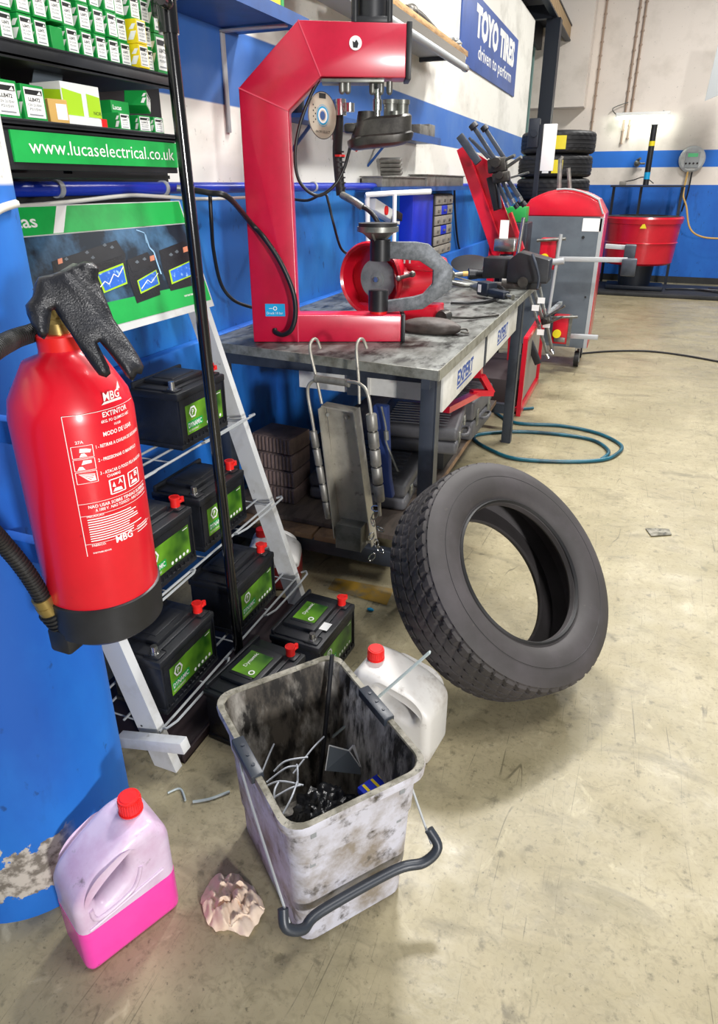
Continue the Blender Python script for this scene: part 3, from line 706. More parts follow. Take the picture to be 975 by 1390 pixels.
# hinge plates in the middle of the long sides, slots on the front face
for sgn in (-1, 1):
    m = MB(); m.box((sgn*.158-.016, -.058, .385), (sgn*.158+.012, .058, .407), .003)
    for i in range(3): m.cyl((sgn*.158, -.03+.03*i, .406), (sgn*.158, -.03+.03*i, .409), .004, seg=8)
    m.build('hinge_plate', 'handle_grip', bk, local=True)
for xx in (-.11, .095):
    for zz, dd in ((.355, .197), (.262, .188), ):
        m = MB(); m.box((xx, -dd-.0005, zz-.013), (xx+.012, -dd+.004, zz+.013)); m.build('slot', 'print_grey', bk, local=True)
yw = .176
for s_ in (-1, 1):
    m = MB(); m.tube([(s_*(yw-.014), .0, .385), (s_*yw, -.01, .37), (s_*(yw-.004), -.215, .165)], .0028, 6, 4); m.build('bail_wire', 'strip_grey', bk, local=True)
m = MB(); m.tube([(-yw, -.195, .185), (-yw-.004, -.215, .158), (-yw+.03, -.222, .135), (-.10, -.208, .135), (.08, -.208, .135), (yw-.03, -.225, .135), (yw+.006, -.225, .160), (yw, -.198, .19)], .011, 12, 6); m.build('bail_grip', 'handle_grip', bk, local=True, ang=80)
B51 = wm(bk)
def bl(x, y, z): return B51 @ Vector((x, y, z))
def inb(px_, py_, z): return atz(px_, py_, z)
# contents
m = MB(); a = bl(-.02, .02, .02)
m.tube([bl(.03, .08, .03), bl(.085, .13, .22), bl(.13, .172, .40), bl(.135, .178, .425)], .006, 8, 4); tag(m.build('plastic_rod', 'black_plastic'), 'long thin black rod standing upright in the bucket', 'rod')
m = MB(); m.beam(atz(452, 1000, .20), atz(584, 885, .52), .010, .005, bev=.001); tag(m.build('plastic_tube', 'clear_tube'), 'pale clear plastic strip sticking out of the bucket to the upper right', 'plastic strip')
def inflate_blob(name, c, sc, seed, mt, amp=.35, f=14, sub=5, parent=None):
    b = bmesh.new(); bmesh.ops.create_icosphere(b, subdivisions=sub, radius=1)
    for v in b.verts:
        n = v.co.normalized(); k = 1+amp*(abs(noise.noise(n*f*.18+Vector((seed, 0, 0))))*1.2-.3)+amp*.5*abs(noise.noise(n*f*.5+Vector((seed, 3, 0))))
        v.co = Vector((n.x*k*sc[0], n.y*k*sc[1], n.z*k*sc[2]))+Vector(c)
    mm = MB(); mm.add(b); return mm.build(name, mt, parent, 60)
tag(inflate_blob('plastic_bag', (*bl(.0, -.03, 0)[:2], .12), (.08, .085, .09), 3, 'bag_black', .3, 18), 'crumpled black plastic bag at the bottom of the bucket', 'bag')
random.seed(5)
st = [((352, 1058), (372, 1010)), ((362, 1062), (402, 1040)), ((398, 1050), (440, 1000)), ((360, 1068), (412, 1066)), ((368, 1085), (408, 1066)), ((384, 1105), (404, 1060)), ((372, 1090), (378, 1062)), ((404, 1064), (403, 1038)), ((372, 1047), (418, 1028))]
for i, (a, b) in enumerate(st):
    z = .205+.006*i; p, q = atz(*a, z), atz(*b, z+.015); mid = (p+q)/2+Vector((random.uniform(-.01, .01), random.uniform(-.01, .01), .012))
    m = MB(); m.tube([p, mid, q], .0024, 6, 5)
    tag(m.build('cable_tie', 'tube_white', None, 80), 'thin whitish plastic strip tangled in the left of the bucket', 'plastic strip', 'plastic strips in the bucket')
m = MB(); P = [atz(442, 1046, .17), atz(447, 1012, .22), atz(474, 1019, .22), atz(497, 1052, .17)]
bb = bmesh.new(); vv = [bb.verts.new(p) for p in P]; bb.faces.new(vv); g_ = bmesh.ops.extrude_face_region(bb, geom=bb.faces[:]); bmesh.ops.translate(bb, vec=(-.004, .006, -.003), verts=[v for v in g_['geom'] if isinstance(v, bmesh.types.BMVert)]); m.add(bb)
cb = root('carton_scrap', 'torn grey carton scrap standing in the bucket', 'carton', tuple(P[0])); m.build('panel', 'cab_grey', cb)
m = MB()
for a, b in zip(P, P[1:]): m.beam(a, b, .002, .002)
m.beam(atz(474, 1019, .22), atz(480, 1012, .23), .004, .004); m.beam(atz(480, 1012, .23), atz(499, 1055, .17), .010, .003); m.build('white_edge', 'print_white', cb)
m = MB(); q0, q1 = atz(492, 1080, .225), atz(524, 1058, .225); m.beam(q0, q1, .04, .02, bev=.004); sc_ = root('snack_wrapper', 'crumpled blue and yellow wrapper at the right of the bucket contents', 'wrapper', tuple(q0)); m.build('wrapper', 'box_blue', sc_)
m = MB()
for t in (.15, .5, .8):
    c = q0.lerp(q1, t); d = (q1-q0).normalized(); s_ = Vector((-d.y, d.x, 0)); m.poly([c-s_*.015+Vector((0, 0, .0108)), c+d*.007-s_*.015+Vector((0, 0, .0108)), c+d*.007+s_*.015+Vector((0, 0, .0108)), c+s_*.015+Vector((0, 0, .0108))])
m.build('yellow_print', 'carton_yellow', sc_)

# ================================================================ crumpled rag on the floor
def crumple():
    b = bmesh.new(); rings = [[b.verts.new((0, 0, .05))]]; nr, na = 26, 90
    def P(r, a):
        R0 = 1+.16*noise.noise(Vector((math.cos(a)*1.6, math.sin(a)*1.6, 7)))+.07*noise.noise(Vector((math.cos(a)*5, math.sin(a)*5, 2)))
        x = r*R0*.078*math.cos(a); y = r*R0*.062*math.sin(a); q = Vector((x*34, y*34, 3))
        f = (1-r**3)
        z = .004+f*(.014+.042*abs(noise.noise(q))+.020*abs(noise.noise(Vector((q.x*.9+q.y*.5, q.y*2.4, 5))))+.006*abs(noise.noise(q*5)))+.010*(1-f)*abs(noise.noise(Vector((a*3, r*2, 1))))
        tw = .012*noise.noise(q*1.4+Vector((9, 0, 0)))
        return Vector((x+tw, y-tw*.8, z))
    rings[0][0].co = P(0, 0)
    for i in range(1, nr+1): rings.append([b.verts.new(P(i/nr, 2*math.pi*k/na)) for k in range(na)])
    for k in range(na): b.faces.new((rings[0][0], rings[1][k], rings[1][(k+1) % na]))
    for i in range(1, nr):
        for k in range(na): b.faces.new((rings[i][k], rings[i+1][k], rings[i+1][(k+1) % na], rings[i][(k+1) % na]))
    low = [b.verts.new((v.co.x*.96, v.co.y*.96, .0008)) for v in rings[-1]]
    for k in range(na): b.faces.new((rings[-1][k], low[k], low[(k+1) % na], rings[-1][(k+1) % na]))
    b.faces.new(low[::-1]); return b
m = MB(); m.add(crumple(), RZ(-20, (-.633, .822, 0))); tag(m.build('crumpled_cloth', 'paper_beige', None, 60), 'crumpled beige paper cloth on the floor beside the bucket', 'cloth')

# ================================================================ tyre leaning on the bench
def tyre_mesh(R, r, W, seg=216, deep=.007, blocks=54):
    """axis = z, outer face at z=0, goes to z=-W"""
    prof = []
    hw = W/2
    def side(s):   # from bead to shoulder on side s (+1 front)
        return [(r*.985, s*hw*.62), (r*1.0, s*hw*.74), (r*1.03, s*hw*.80), (r*1.06, s*hw*.80), (r*1.10, s*hw*.90), (r+(R-r)*.32, s*hw*1.0), (r+(R-r)*.5, s*hw*1.03), (r+(R-r)*.66, s*hw*1.0), (r+(R-r)*.70, s*hw*.995), (r+(R-r)*.80, s*hw*.955), (r+(R-r)*.90, s*hw*.885)]
    tread = [(.965, .83, 'e'), (.985, .77, 'b'), (.99, .70, 'b'), (.994, .60, 'b'), (.995, .56, 'b'), (.995, .555, 'g'), (.995, .50, 'g'), (.995, .495, 'b'), (.998, .40, 'b'), (1, .25, 'b'), (1, .20, 'b'), (1, .195, 'g'), (1, .145, 'g'), (1, .14, 'b'), (1, .05, 'b')]
    tr = [(f_, s_*hw, k) for f_, s_, k in tread]+[(f_, -s_*hw, k) for f_, s_, k in tread[::-1]]
    L = [(a, b, 's') for a, b in side(1)]+[(R*f_, z, k) for f_, z, k in tr]+[(a, b, 's') for a, b in side(-1)[::-1]]
    # inside
    L += [(r*1.0, -hw*.55, 's'), (r+(R-r)*.5, -hw*.80, 's'), (r+(R-r)*.80, -hw*.6, 's'), (R-.018, 0, 's'), (r+(R-r)*.80, hw*.6, 's'), (r+(R-r)*.5, hw*.80, 's'), (r*1.0, hw*.55, 's')]
    b = bmesh.new(); rings = []
    for j in range(seg):
        a = 2*math.pi*j/seg; rg = []
        for i, (q, z, k) in enumerate(L):
            rr = q
            if k == 'g': rr = q-deep
            elif k in 'be':
                zz = abs(z)/hw; off = zz*1.5+(0 if z > 0 else .5)
                ph = (j/seg*blocks+off) % 1
                if zz > .45:
                    if ph < .24: rr = q-deep*(1 if k == 'b' else .8)
                elif zz > .1:
                    if ph < .16: rr = q-deep*.7
                else:
                    ph = (j/seg*blocks*2+zz) % 1
                    if ph < .2: rr = q-deep*.4
            rg.append(b.verts.new((rr*math.cos(a), rr*math.sin(a), z-hw)))
        rings.append(rg)
    n = len(L)
    for j in range(seg):
        A = rings[j]; B = rings[(j+1) % seg]
        for i in range(n): b.faces.new((A[i], B[i], B[(i+1) % n], A[(i+1) % n]))
    bmesh.ops.recalc_face_normals(b, faces=b.faces)
    return b
tn = Vector((math.cos(math.radians(-26.1))*math.cos(math.radians(43.5)), math.sin(math.radians(-26.1))*math.cos(math.radians(43.5)), math.sin(math.radians(43.5))))
TW = .225
tc_ = Vector((-.174, 1.809, .431)); hor = Vector((0, 0, 1)).cross(tn).normalized()
TM = frame(tc_+tn*.012, hor, z=tn)
ty = root('loose_tyre', 'large worn black tyre without rim leaning back against the bench leg', 'tyre', (-.17, 1.81, 0))
m = MB(); m.add(tyre_mesh(.368, .222, TW, 324), TM); m.build('tyre_body', 'tyre_rubber', ty, 28)
m = MB(); m.lathe([(.221, -.022), (.226, -.014), (.232, -.020)], 96, TM); m.lathe([(.300, .0015), (.3015, .0035), (.303, .0015)], 96, TM); m.build('bead_ring', 'rubber', ty)
# ================================================================ bulb display stand with black posts
bs = root('bulb_display_stand', 'tall black metal stand of light bulb cartons with a green web address sign', 'display stand', (-1.2, 1.3, 0))
SX = -1.10; SY0, SY1 = 1.00, 1.555; SB = -1.45
pp = aty(221, 0, 1.56); p2_ = atz(332, 905, 0)
m = MB(); m.cyl((-.985, 1.462, 0), (-1.024, 1.45, 2.3), .0155, seg=20); m.build('front_post', 'black_gloss', bs)
kx, ky, kz = -1.018, 1.452, 1.86
m = MB(); m.cyl((kx, ky, kz-.06), (kx, ky, kz+.04), .022, seg=20); m.cyl((kx, ky, kz+.005), (kx, ky, kz+.025), .027, seg=20); m.box((kx-.035, ky-.012, kz-.03), (kx+.02, ky+.012, kz+.01), .006); m.cyl((kx+.02, ky-.03, kz-.01), (kx+.03, ky-.06, kz-.01), .011); m.sphere((kx+.022, ky-.03, kz-.01), .014); m.build('post_clamp', 'black_gloss', bs)
for y in (1.02, 1.53):
    m = MB(); m.box((SB, y, 1.515), (SB+.03, y+.03, 2.2)); m.box((-1.6, y, 1.56), (SB, y+.03, 1.59)); m.build('rear_post', 'black_matte', bs)
m = MB(); m.box((-1.585, SY0, 1.37), (-1.57, 2.15, 2.03)); m.build('back_panel', 'black_matte', bs)
for z0, z1, x in ((1.598, 1.612, SX), (1.712, 1.740, SX)):
    m = MB(); m.box((SB, SY0, z0), (x, SY1, z0+.004)); m.box((x-.004, SY0, z0-.004), (x, SY1, z1), .001); m.box((x-.002, SY0, z1-.004), (x+.003, SY1, z1-.001)); m.build('shelf', 'black_plastic', bs)
m = MB(); m.box((SX-.02, SY0, 1.525), (SX-.004, SY1, 1.60), .002); m.build('sign_rail', 'black_plastic', bs)
m = MB(); m.box((SX-.004, 1.045, 1.538), (SX, 1.552, 1.592)); sg = m.build('sign', 'print_green', bs)
m = MB(); m.add(text_bm('www.lucaselectrical.co.uk', .455, .026), frame((SX+.0006, 1.083, 1.554), (0, 1, 0), (0, 0, 1))); m.build('lettering', 'print_white', sg)
m = MB(); m.box((SB, SY0, 1.512), (SX-.03, SY1, 1.52)); m.build('bottom_tray', 'black_matte', bs)

def carton(name, label, w, d, h, side='carton_green', face='label', group=None, txt=('LLB472', '12V 21/5W')):
    """front face is +x, width along y; origin centre bottom front"""
    r = root(name, label, 'carton', (0, 0, 0), 0, group)
    m = MB(); m.box((-d, -w/2, 0), (0, w/2, h), .001, seg=1); m.build('carton_body', side, r, local=True)
    m = MB()
    if face == 'label':
        m.poly([(.0004, -w*.40, h*.08), (.0004, w*.42, h*.08), (.0004, w*.42, h*.92), (.0004, -w*.40, h*.92)]); m.build('label', 'print_white', r, local=True)
        m = MB(); m.poly([(.0008, -w*.36, h*.72), (.0008, w*.38, h*.72), (.0008, w*.38, h*.86), (.0008, -w*.36, h*.86)])
        F = frame((.0008, 0, 0), (0, 1, 0), (0, 0, 1))
        m.add(text_bm(txt[0], w*.5, h*.10, align='C', bold=.02), F @ Matrix.Translation((0, h*.54, 0)))
        m.build('logo_strip', 'print_black', r, local=True)
        m = MB(F); m.add(text_bm(txt[1], w*.6, h*.07, align='C', bold=.02), Matrix.Translation((0, h*.40, 0))); m.add(text_bm('P21/5W', w*.5, h*.07, align='C', bold=.02), Matrix.Translation((0, h*.28, 0)))
        m.poly([(-w*.3, h*.14, 0), (w*.3, h*.14, 0), (w*.3, h*.18, 0), (-w*.3, h*.18, 0)]); m.build('lettering', 'print_grey', r, local=True)
        m = MB(); m.poly([(.0009, w*.15, h*.74), (.0009, w*.34, h*.74), (.0009, w*.28, h*.84)]); m.build('logo_mark', 'print_white', r, local=True)
        m = MB(); y = -w/2-.0004; m.poly([(-d*.25, y, h*.15), (-d*.10, y, h*.15), (-d*.0, y, h*.5), (-d*.15, y, h*.5)]); m.poly([(-d*.2, y, h*.58), (-d*.08, y, h*.58), (-d*.0, y, h*.8), (-d*.10, y, h*.8)]); m.build('side_slash', 'print_white', r, local=True)
    else: m.bm.free()
    return r
GB = 'small green bulb cartons stacked on the top shelf'
p_small = carton('bulb_carton', 'x', .0325, .11, .046, group=GB)
first = True; random.seed(11)
Z1 = 1.740
cols = [1.055+.0405*i for i in range(12)]
for i, y in enumerate(cols):
    nrow = 5
    for k in range(nrow):
        if i == 10 and k < 2: continue
        ndx = random.uniform(-.006, .002)
        lab = 'green bulb carton, %s column from the left on the top shelf, %s' % (ORD[i], ('bottom of the stack', 'second from the bottom', 'third from the bottom', 'fourth from the bottom', 'fifth from the bottom')[k])
        loc = (SX-.008+ndx-.004*(i % 2), y+random.uniform(-.0015, .0015), Z1+.0468*k); rot = random.uniform(-3, 3)
        if i == 4 and k == 0:
            g_ = carton('bulb_carton', 'open green bulb carton with empty front at the bottom of the fifth column', .0325, .10, .040, face='none', group=GB); g_.location = loc; continue
        if first: p_small.location = loc; p_small.rotation_euler[2] = math.radians(rot); p_small['label'] = lab; first = False
        else: dup(p_small, loc, rot, lab)
for k in range(2):
    r = carton('bulb_carton', ('yellow bulb carton at the bottom of the eleventh column on the top shelf', 'yellow bulb carton resting on the other yellow carton')[k], .034, .10, .046, side='carton_yellow', txt=('H7', '12V 55W')); r.location = (SX+.004, cols[10]-.001, Z1+.0468*k)
for k in range(4):
    r = carton('headlamp_bulb_carton', 'tall green bulb carton in the stack by the black post, ' + ('bottom one', 'second from the bottom', 'third from the bottom', 'fourth from the bottom')[k], .046, .12, .078); r.location = (SX-.004, 1.547-.008, Z1+.079*k)
Z0 = 1.612
for nm, lab, w, d, h, side, y, z, x in (
    ('bulb_carton', 'large green bulb carton at the far left of the lower shelf, lower one', .058, .1, .062, 'carton_green', 1.062, 0, 0),
    ('bulb_carton', 'large green bulb carton standing on another at the far left of the lower shelf', .054, .1, .062, 'carton_green', 1.040, .0625, -.01),
    ('bulb_carton', 'large green bulb carton beside the small tan carton on the lower shelf', .056, .1, .060, 'carton_green', 1.128, 0, .0)):
    r = carton(nm, lab, w, d, h, side); r.location = (SX-.012+x, y, Z0+z)
r = carton('bulb_carton', 'small tan bulb carton with a plain white patch on the lower shelf', .042, .07, .042, 'carton_tan', face='none'); r.location = (SX-.01, 1.186, Z0); r.rotation_euler[2] = math.radians(-14)
m = MB(); m.poly([(.0004, -.005, .006), (.0004, .018, .006), (.0004, .018, .034), (.0004, -.005, .034)]); m.build('plain_patch', 'print_white', r, local=True)
r = carton('bulb_carton', 'flat white carton with a red end under the lime green carton', .125, .08, .016, 'carton_white', face='none'); r.location = (SX-.012, 1.262, Z0)
m = MB(); m.box((-.078, .046, .0004), (.0006, .0628, .0164)); m.build('red_end', 'red_plastic', r, local=True)
r = carton('bulb_carton', 'lime green and white carton with its grey flap standing open', .11, .08, .060, 'carton_white', face='none'); r.location = (SX-.016, 1.262, Z0+.0165)
m = MB(); m.poly([(.0006, -.054, .001), (.0006, .0, .001), (.0006, .0, .042), (.0006, -.054, .048)]); m.poly([(.0006, .014, .001), (.0006, .053, .001), (.0006, .053, .04), (.0006, .014, .044)]); m.poly([(-.078, -.0556, .001), (-.002, -.0556, .001), (-.002, -.0556, .045), (-.078, -.0556, .05)]); m.build('lime_print', 'carton_lime', r, local=True)
m = MB(); m.prism([(-.052, 0), (.03, 0), (.036, .045), (-.040, .04)], 0, .001, frame((-.075, 0, .060), (0, 1, 0), (.15, 0, 1))); m.build('flap', 'cab_grey', r, local=True)
m = MB(); m.add(text_bm('NOR', .022, .007), frame((.0009, .03, .006), (0, 1, 0), (0, 0, 1))); m.build('lettering', 'print_black', r, local=True)
r = carton('bulb_carton', 'long green carton lying flat with its name on the side, lower shelf right', .060, .05, .028, 'carton_green', face='none'); r.location = (SX-.03, 1.398, Z0+.031)
m = MB(); m.add(text_bm('Lucas', .028, .009, bold=.02), frame((.0005, -.026, .010), (0, 1, 0), (0, 0, 1))); m.build('lettering', 'print_white', r, local=True)
for y, z, rt, lab in ((1.385, 0, 5, 'small green bulb carton under the long lying carton on the lower shelf'), (1.455, 0, -6, 'small green bulb carton second from the right end of the lower shelf'), (1.508, 0, 3, 'small green bulb carton at the right end of the lower shelf'), (1.475, .038, 24, 'small green bulb carton tilted on top of two others')):
    r = carton('bulb_carton', lab, .040, .05, .034); r.location = (SX-.012, y, Z0+z); r.rotation_euler[2] = math.radians(rt)
r = [o for o in bpy.data.objects if o.get('label', '').startswith('small green bulb carton tilted')][0]; r.rotation_euler[0] = math.radians(-22); r.location.z += .01

# ================================================================ pipe, cables on the left wall
m = MB(); m.tube([(-1.50, .9, 1.488), (-1.50, 9.8, 1.488)], .019, 16, 1); pw = m.build('wall_pipe', 'pipe_blue', None); tag(pw, 'blue pipe running along the wall at eye level', 'pipe')
for y in (1.55, 2.02, 3.2, 4.1):
    m = MB(); m.lathe([(.0195, -.008), (.0235, -.008), (.0235, .008), (.0195, .008)], 20, frame((-1.50, y, 1.488), (1, 0, 0), z=(0, 1, 0)), close=True); m.box((-1.60, y-.006, 1.482), (-1.52, y+.006, 1.494)); m.build('pipe_clip', 'strip_grey', pw)
m = MB(); m.tube([(-1.46, .9, 1.452), (-1.47, 1.3, 1.448), (-1.47, 1.55, 1.455), (-1.47, 1.8, 1.468), (-1.49, 2.0, 1.462), (-1.50, 2.3, 1.45), (-1.5, 2.9, 1.455)], .006, 8, 5); tag(m.build('cable', 'cable_white', None, 80), 'white cable strapped below the blue pipe', 'cable')
# black air line hanging off the pipe behind the post, and loop beside the press
m = MB(); m.tube([aty(285, 262, 2.2), aty(287, 300, 2.2), aty(290, 340, 2.25), aty(300, 385, 2.3), aty(318, 408, 2.35), aty(345, 418, 2.45)], .007, 8, 8); tag(m.build('air_hose', 'hose_black', None, 80), 'thin black hose hanging in a loop left of the red press', 'hose')

# ================================================================ workbench
bench = root('workbench', 'long steel workbench with worn grey top and grey legs', 'workbench', (-1.05, 3.2, 0))
BX0, BX1, BY0, BY1, BZ = -1.54, -.552, 2.13, 4.42, .93
m = MB(); m.prism([(BX0, 2.24), (BX1, BY0), (BX1, BY1), (BX0, BY1)], BZ-.035, BZ, bev=.002); m.build('top', 'bench_top', bench)
m = MB(); m.beam((BX0, 2.238, BZ-.018), (BX1-.001, BY0-.001, BZ-.018), .004, .035); m.box((BX1-.001, BY0, BZ-.037), (BX1+.003, BY1, BZ+.001)); m.build('edge_strip', 'bench_edge', bench)
for x, y in ((BX1-.07, BY0+.03), (BX0+.01, BY0+.13), (BX1-.065, 4.02), (BX0+.01, 4.3)):
    m = MB(); m.box((x, y, 0), (x+.055, y+.055, BZ-.035), .002)
    if x > -1: m.box((x+.052, y, 0), (x+.058, y+.055, BZ-.04)); 
    m.build('leg', 'frame_grey', bench)
m = MB(); m.box((BX1-.045, 3.05-.014, .73), (BX1-.02, 3.05+.014, BZ-.035)); m.box((BX0, BY0+.14, .84), (BX1-.06, BY0+.17, .895)); m.box((BX1-.06, BY0, .86), (BX1-.03, BY1-.02, .895)); m.box((BX0, BY0+.05, .10), (BX1-.09, BY0+.09, .165)); m.box((BX0+.03, 4.30, .1), (BX1-.05, 4.34, .165)); m.build('rail', 'frame_grey', bench)
m = MB(); m.box((BX0+.03, BY0+.10, .195), (-.70, 4.2, .215)); m.build('lower_shelf', 'plank_dark', bench)
m = MB(); m.box((-.702, BY0+.1, .193), (-.697, 4.2, .217)); m.build('shelf_edge', 'pallet_wood', bench)
m = MB()
for x in (-1.40, -1.15, -.95): m.box((x-.1, BY0+.03, .168), (x+.09, BY0+.16, .192), .002)
m.build('shelf_batten', 'pallet_wood', bench)
for y0, y1, lab in ((2.30, 3.03, None), (3.07, 3.93, None)):
    m = MB(); m.box((BX1-.04, y0, .728), (BX1-.036+.012, y1, .862), .002); dr = m.build('drawer', 'drawer_white', bench)
    m = MB(); yc = (y0+y1)/2-.02; F = frame((BX1-.0235, yc-.13, .775), (0, 1, 0), (0, 0, 1)); m.add(text_bm('EXPERT', .28, .055, bold=.04), F); m.poly([F @ Vector(p) for p in ((0, -.018, 0), (.26, -.018, 0), (.26, -.009, 0), (0, -.009, 0))]); m.build('lettering', 'print_blue', dr)
m = MB(); m.box((-1.16, 2.30, .765), (-.64, 2.31, .86)); m.box((-.94, 2.295, .765), (-.86, 2.30, .86)); m.build('end_panel', 'drawer_white', bench)
m = MB(); m.box((-.95, 2.285, .76), (-.87, 2.30, .87)); m.build('end_bracket', 'frame_grey', bench)

# ================================================================ red tyre press
P0 = Vector((-1.344, 2.282, .932)); ang = math.radians(22); pdx = Vector((math.cos(ang), math.sin(ang), 0)); pdn = Vector((-pdx.y, pdx.x, 0))
PF = frame(P0, pdx, (0, 0, 1))   # z axis points to camera
def pu(u, z, d=0): return P0+pdx*u+Vector((0, 0, z))-PF.col[2].xyz*d   # d = depth away from the camera
press = root('tyre_press', 'big red C-shaped tyre press standing on the near end of the bench', 'tyre press', tuple(P0))
PD = .11
fr = [(0, 0), (.175, -.0), (.578, .0), (.578, .102), (.176, .102), (.170, .800), (.284, .902), (.572, .898), (.572, 1.055), (.213, 1.063), (.003, .868)]
m = MB(); m.prism([(a, b) for a, b in fr], -PD, 0, PF, bev=.004); m.build('frame', 'press_red', press)
for a, b in (((.003, .868), (.170, .800)), ((.213, 1.063), (.284, .902)), ((.175, .0), (.176, .102))): m = MB(); m.beam(pu(*a, -.0005), pu(*b, -.0005), .004, .003, up=PF.col[2].xyz); m.build('weld_seam', 'weld_red', press)
for (u0, u1, z0, z1) in ((.578, .594, -.0, .104), (.572, .590, .893, 1.06)):
    m = MB(PF); m.box((u0, z0, -PD-.002), (u1, z1, .002), .002); m.build('end_cap', 'black_plastic', press)
m = MB(PF); m.cyl((.402, .998, 0), (.402, .998, .003), .021, seg=32); bd = m.build('badge', 'print_white', press)
m = MB(PF); m.poly([(.394, .985, .0035), (.408, .984, .0035), (.412, .997, .0035), (.405, 1.008, .0035), (.399, 1.0, .0035), (.392, 1.004, .0035)]); m.build('badge_emblem', 'print_black', bd)
m = MB(PF); m.box((.052, .10, 0), (.128, .147, .0012)); stk = m.build('sticker', 'label_blue', press)
m = MB(PF); m.add(text_bm('Druck 10 bar', .062, .009), Matrix.Translation((.058, .108, .0018))); m.lathe([(.005, 0), (.008, 0)], 16, Matrix.Translation((.09, .130, .0018))); m.poly([(.066, .129, .0018), (.08, .129, .0018), (.08, .131, .0018), (.066, .131, .0018)]); m.build('lettering', 'print_white', stk)
m = MB(PF)
for x, r_ in ((.455, .055),): m.cyl((x, 1.058, -.055), (x, 1.40, -.055), r_, seg=36)
for dx, dz in ((-.055, -.1), (.058, -.1), (-.055, -.01), (.058, -.01)): m.cyl((.455+dx, 1.058, dz), (.455+dx, 1.40, dz), .012, seg=12)
m.box((.395, 1.055, -.11), (.515, 1.075, .0), .004); m.build('air_cylinder', 'black_plastic', press)
# plate and nuts under the beam, rod, iron platen
m = MB(PF); m.box((.285, .886, -.10), (.50, .898, -.01), .002)
for x in (.355, .375, .46, .49, .52):
    m.cyl((x, .862, -.03-.02*(x > .4)), (x, .893, -.03-.02*(x > .4)), .011, seg=12); m.sphere((x, .862, -.03-.02*(x > .4)), .0105)
m.build('plate_and_nuts', 'grey_metal', press)
m = MB(PF); m.cyl((.478, .785, -.055), (.478, .895, -.055), .012, seg=20); m.cyl((.478, .805, -.055), (.478, .84, -.055), .016, seg=20); m.cyl((.478, .87, -.055), (.478, .895, -.055), .02, seg=6); m.build('piston_rod', 'chrome', press)
m = MB(PF)
rings = []
for y, sx, sz, cx_ in ((.690, .090, .070, .488), (.698, .112, .085, .49), (.715, .118, .088, .49), (.722, .118, .088, .49), (.728, .108, .080, .492), (.775, .100, .070, .500), (.783, .090, .060, .502)):
    rings.append([Vector((cx_+sx*math.copysign(abs(math.cos(t))**.6, math.cos(t)), y+.12*(cx_+sx*math.cos(t)-.49), -.055+sz*math.copysign(abs(math.sin(t))**.7, math.sin(t)))) for t in [2*math.pi*i/40 for i in range(40)]])
m.loft(rings); m.box((.36, .735, -.09), (.43, .765, -.02), .01); m.cyl((.44, .77, -.03), (.44, .80, -.03), .035, .03, 20); m.build('platen', 'dark_metal', press)
m = MB(PF)
for x, z in ((.525, -.05), (.565, -.06)): m.cyl((x, .78, z), (x, .835, z), .024, seg=20); m.cyl((x, .825, z), (x, .838, z), .028, seg=20)
m.cyl((.54, .78, -.02), (.54, .80, -.02), .02, seg=16); m.build('platen_boss', 'grey_metal', press)
m = MB(); m.tube([pu(.275, .90, .06), pu(.245, .85, .05), pu(.205, .76, .04), pu(.185, .66, .03), pu(.20, .575, .02), pu(.26, .53, .02), pu(.32, .56, .02), pu(.36, .62, .03), pu(.385, .70, .05)], .0058, 10, 8); m.build('heater_cable', 'hose_black', press, 80)
hs = [aty(262, 258, 2.0), aty(285, 262, 2.02), aty(310, 268, 2.06), pu(.02, .44, -.03), pu(.07, .385, -.035), pu(.125, .30, -.04), pu(.165, .20, -.045), pu(.172, .12, -.045), pu(.155, .06, -.045), pu(.12, .035, -.03), pu(.09, .04, -.01), pu(.085, .05, 0)]
m = MB(); m.tube(hs, .0095, 12, 8); ah = m.build('air_hose', 'hose_black', press, 80)
m = MB(); m.cyl(aty(246, 256, 1.98), aty(264, 259, 2.0), .014, seg=16); m.cyl(aty(240, 255, 1.97), aty(247, 256, 1.98), .010, seg=12); m.build('hose_coupling', 'grey_metal', ah)

# ================================================================ grey clamp (C frame) standing on the press foot
clp = root('vulcanising_clamp', 'grey C-shaped iron clamp with round black posts and a flat disc on top', 'clamp', tuple(pu(.50, .102, .05)))
m = MB(PF); c0 = [(.53, .26), (.62, .275), (.67, .27), (.755, .21), (.757, .13), (.66, .035), (.53, .03), (.53, .075), (.62, .085), (.66, .10), (.695, .145), (.69, .175), (.645, .215), (.53, .215)]
c0 = [(.525, .368), (.63, .368), (.68, .36), (.775, .275), (.775, .195), (.665, .118), (.525, .105), (.525, .150), (.63, .165), (.665, .175), (.70, .215), (.70, .265), (.645, .300), (.525, .308)]
m.prism(c0, -.075, -.045, bev=.003); m.build('c_frame', 'cast_grey', clp)
m = MB(PF); m.cyl((.490, .112, -.055), (.490, .190, -.055), .039, seg=32); m.cyl((.490, .184, -.055), (.490, .192, -.055), .034, seg=32); m.build('lower_post', 'black_plastic', clp)
m = MB(PF); m.cyl((.490, .102, -.055), (.490, .114, -.055), .034, seg=32); m.build('red_foot', 'red_plastic', clp)
m = MB(PF); m.cyl((.495, .300, -.055), (.495, .377, -.055), .039, seg=32); m.build('upper_post', 'black_plastic', clp)
m = MB(PF); m.lathe([(0, .380), (.03, .380), (.06, .400), (.078, .405), (.078, .423), (0, .423)], 40, Matrix.Translation((.485, 0, -.055)) @ Matrix.Rotation(-math.pi/2, 4, 'X') @ Matrix.Scale(1, 4)); 
for a in range(4): m.beam((.485+.03*math.cos(a*1.57+.4), .377, -.055+.03*math.sin(a*1.57+.4)), (.485+.06*math.cos(a*1.57+.4), .403, -.055+.06*math.sin(a*1.57+.4)), .008, .012)
m.build('disc_plate', 'grey_metal', clp)
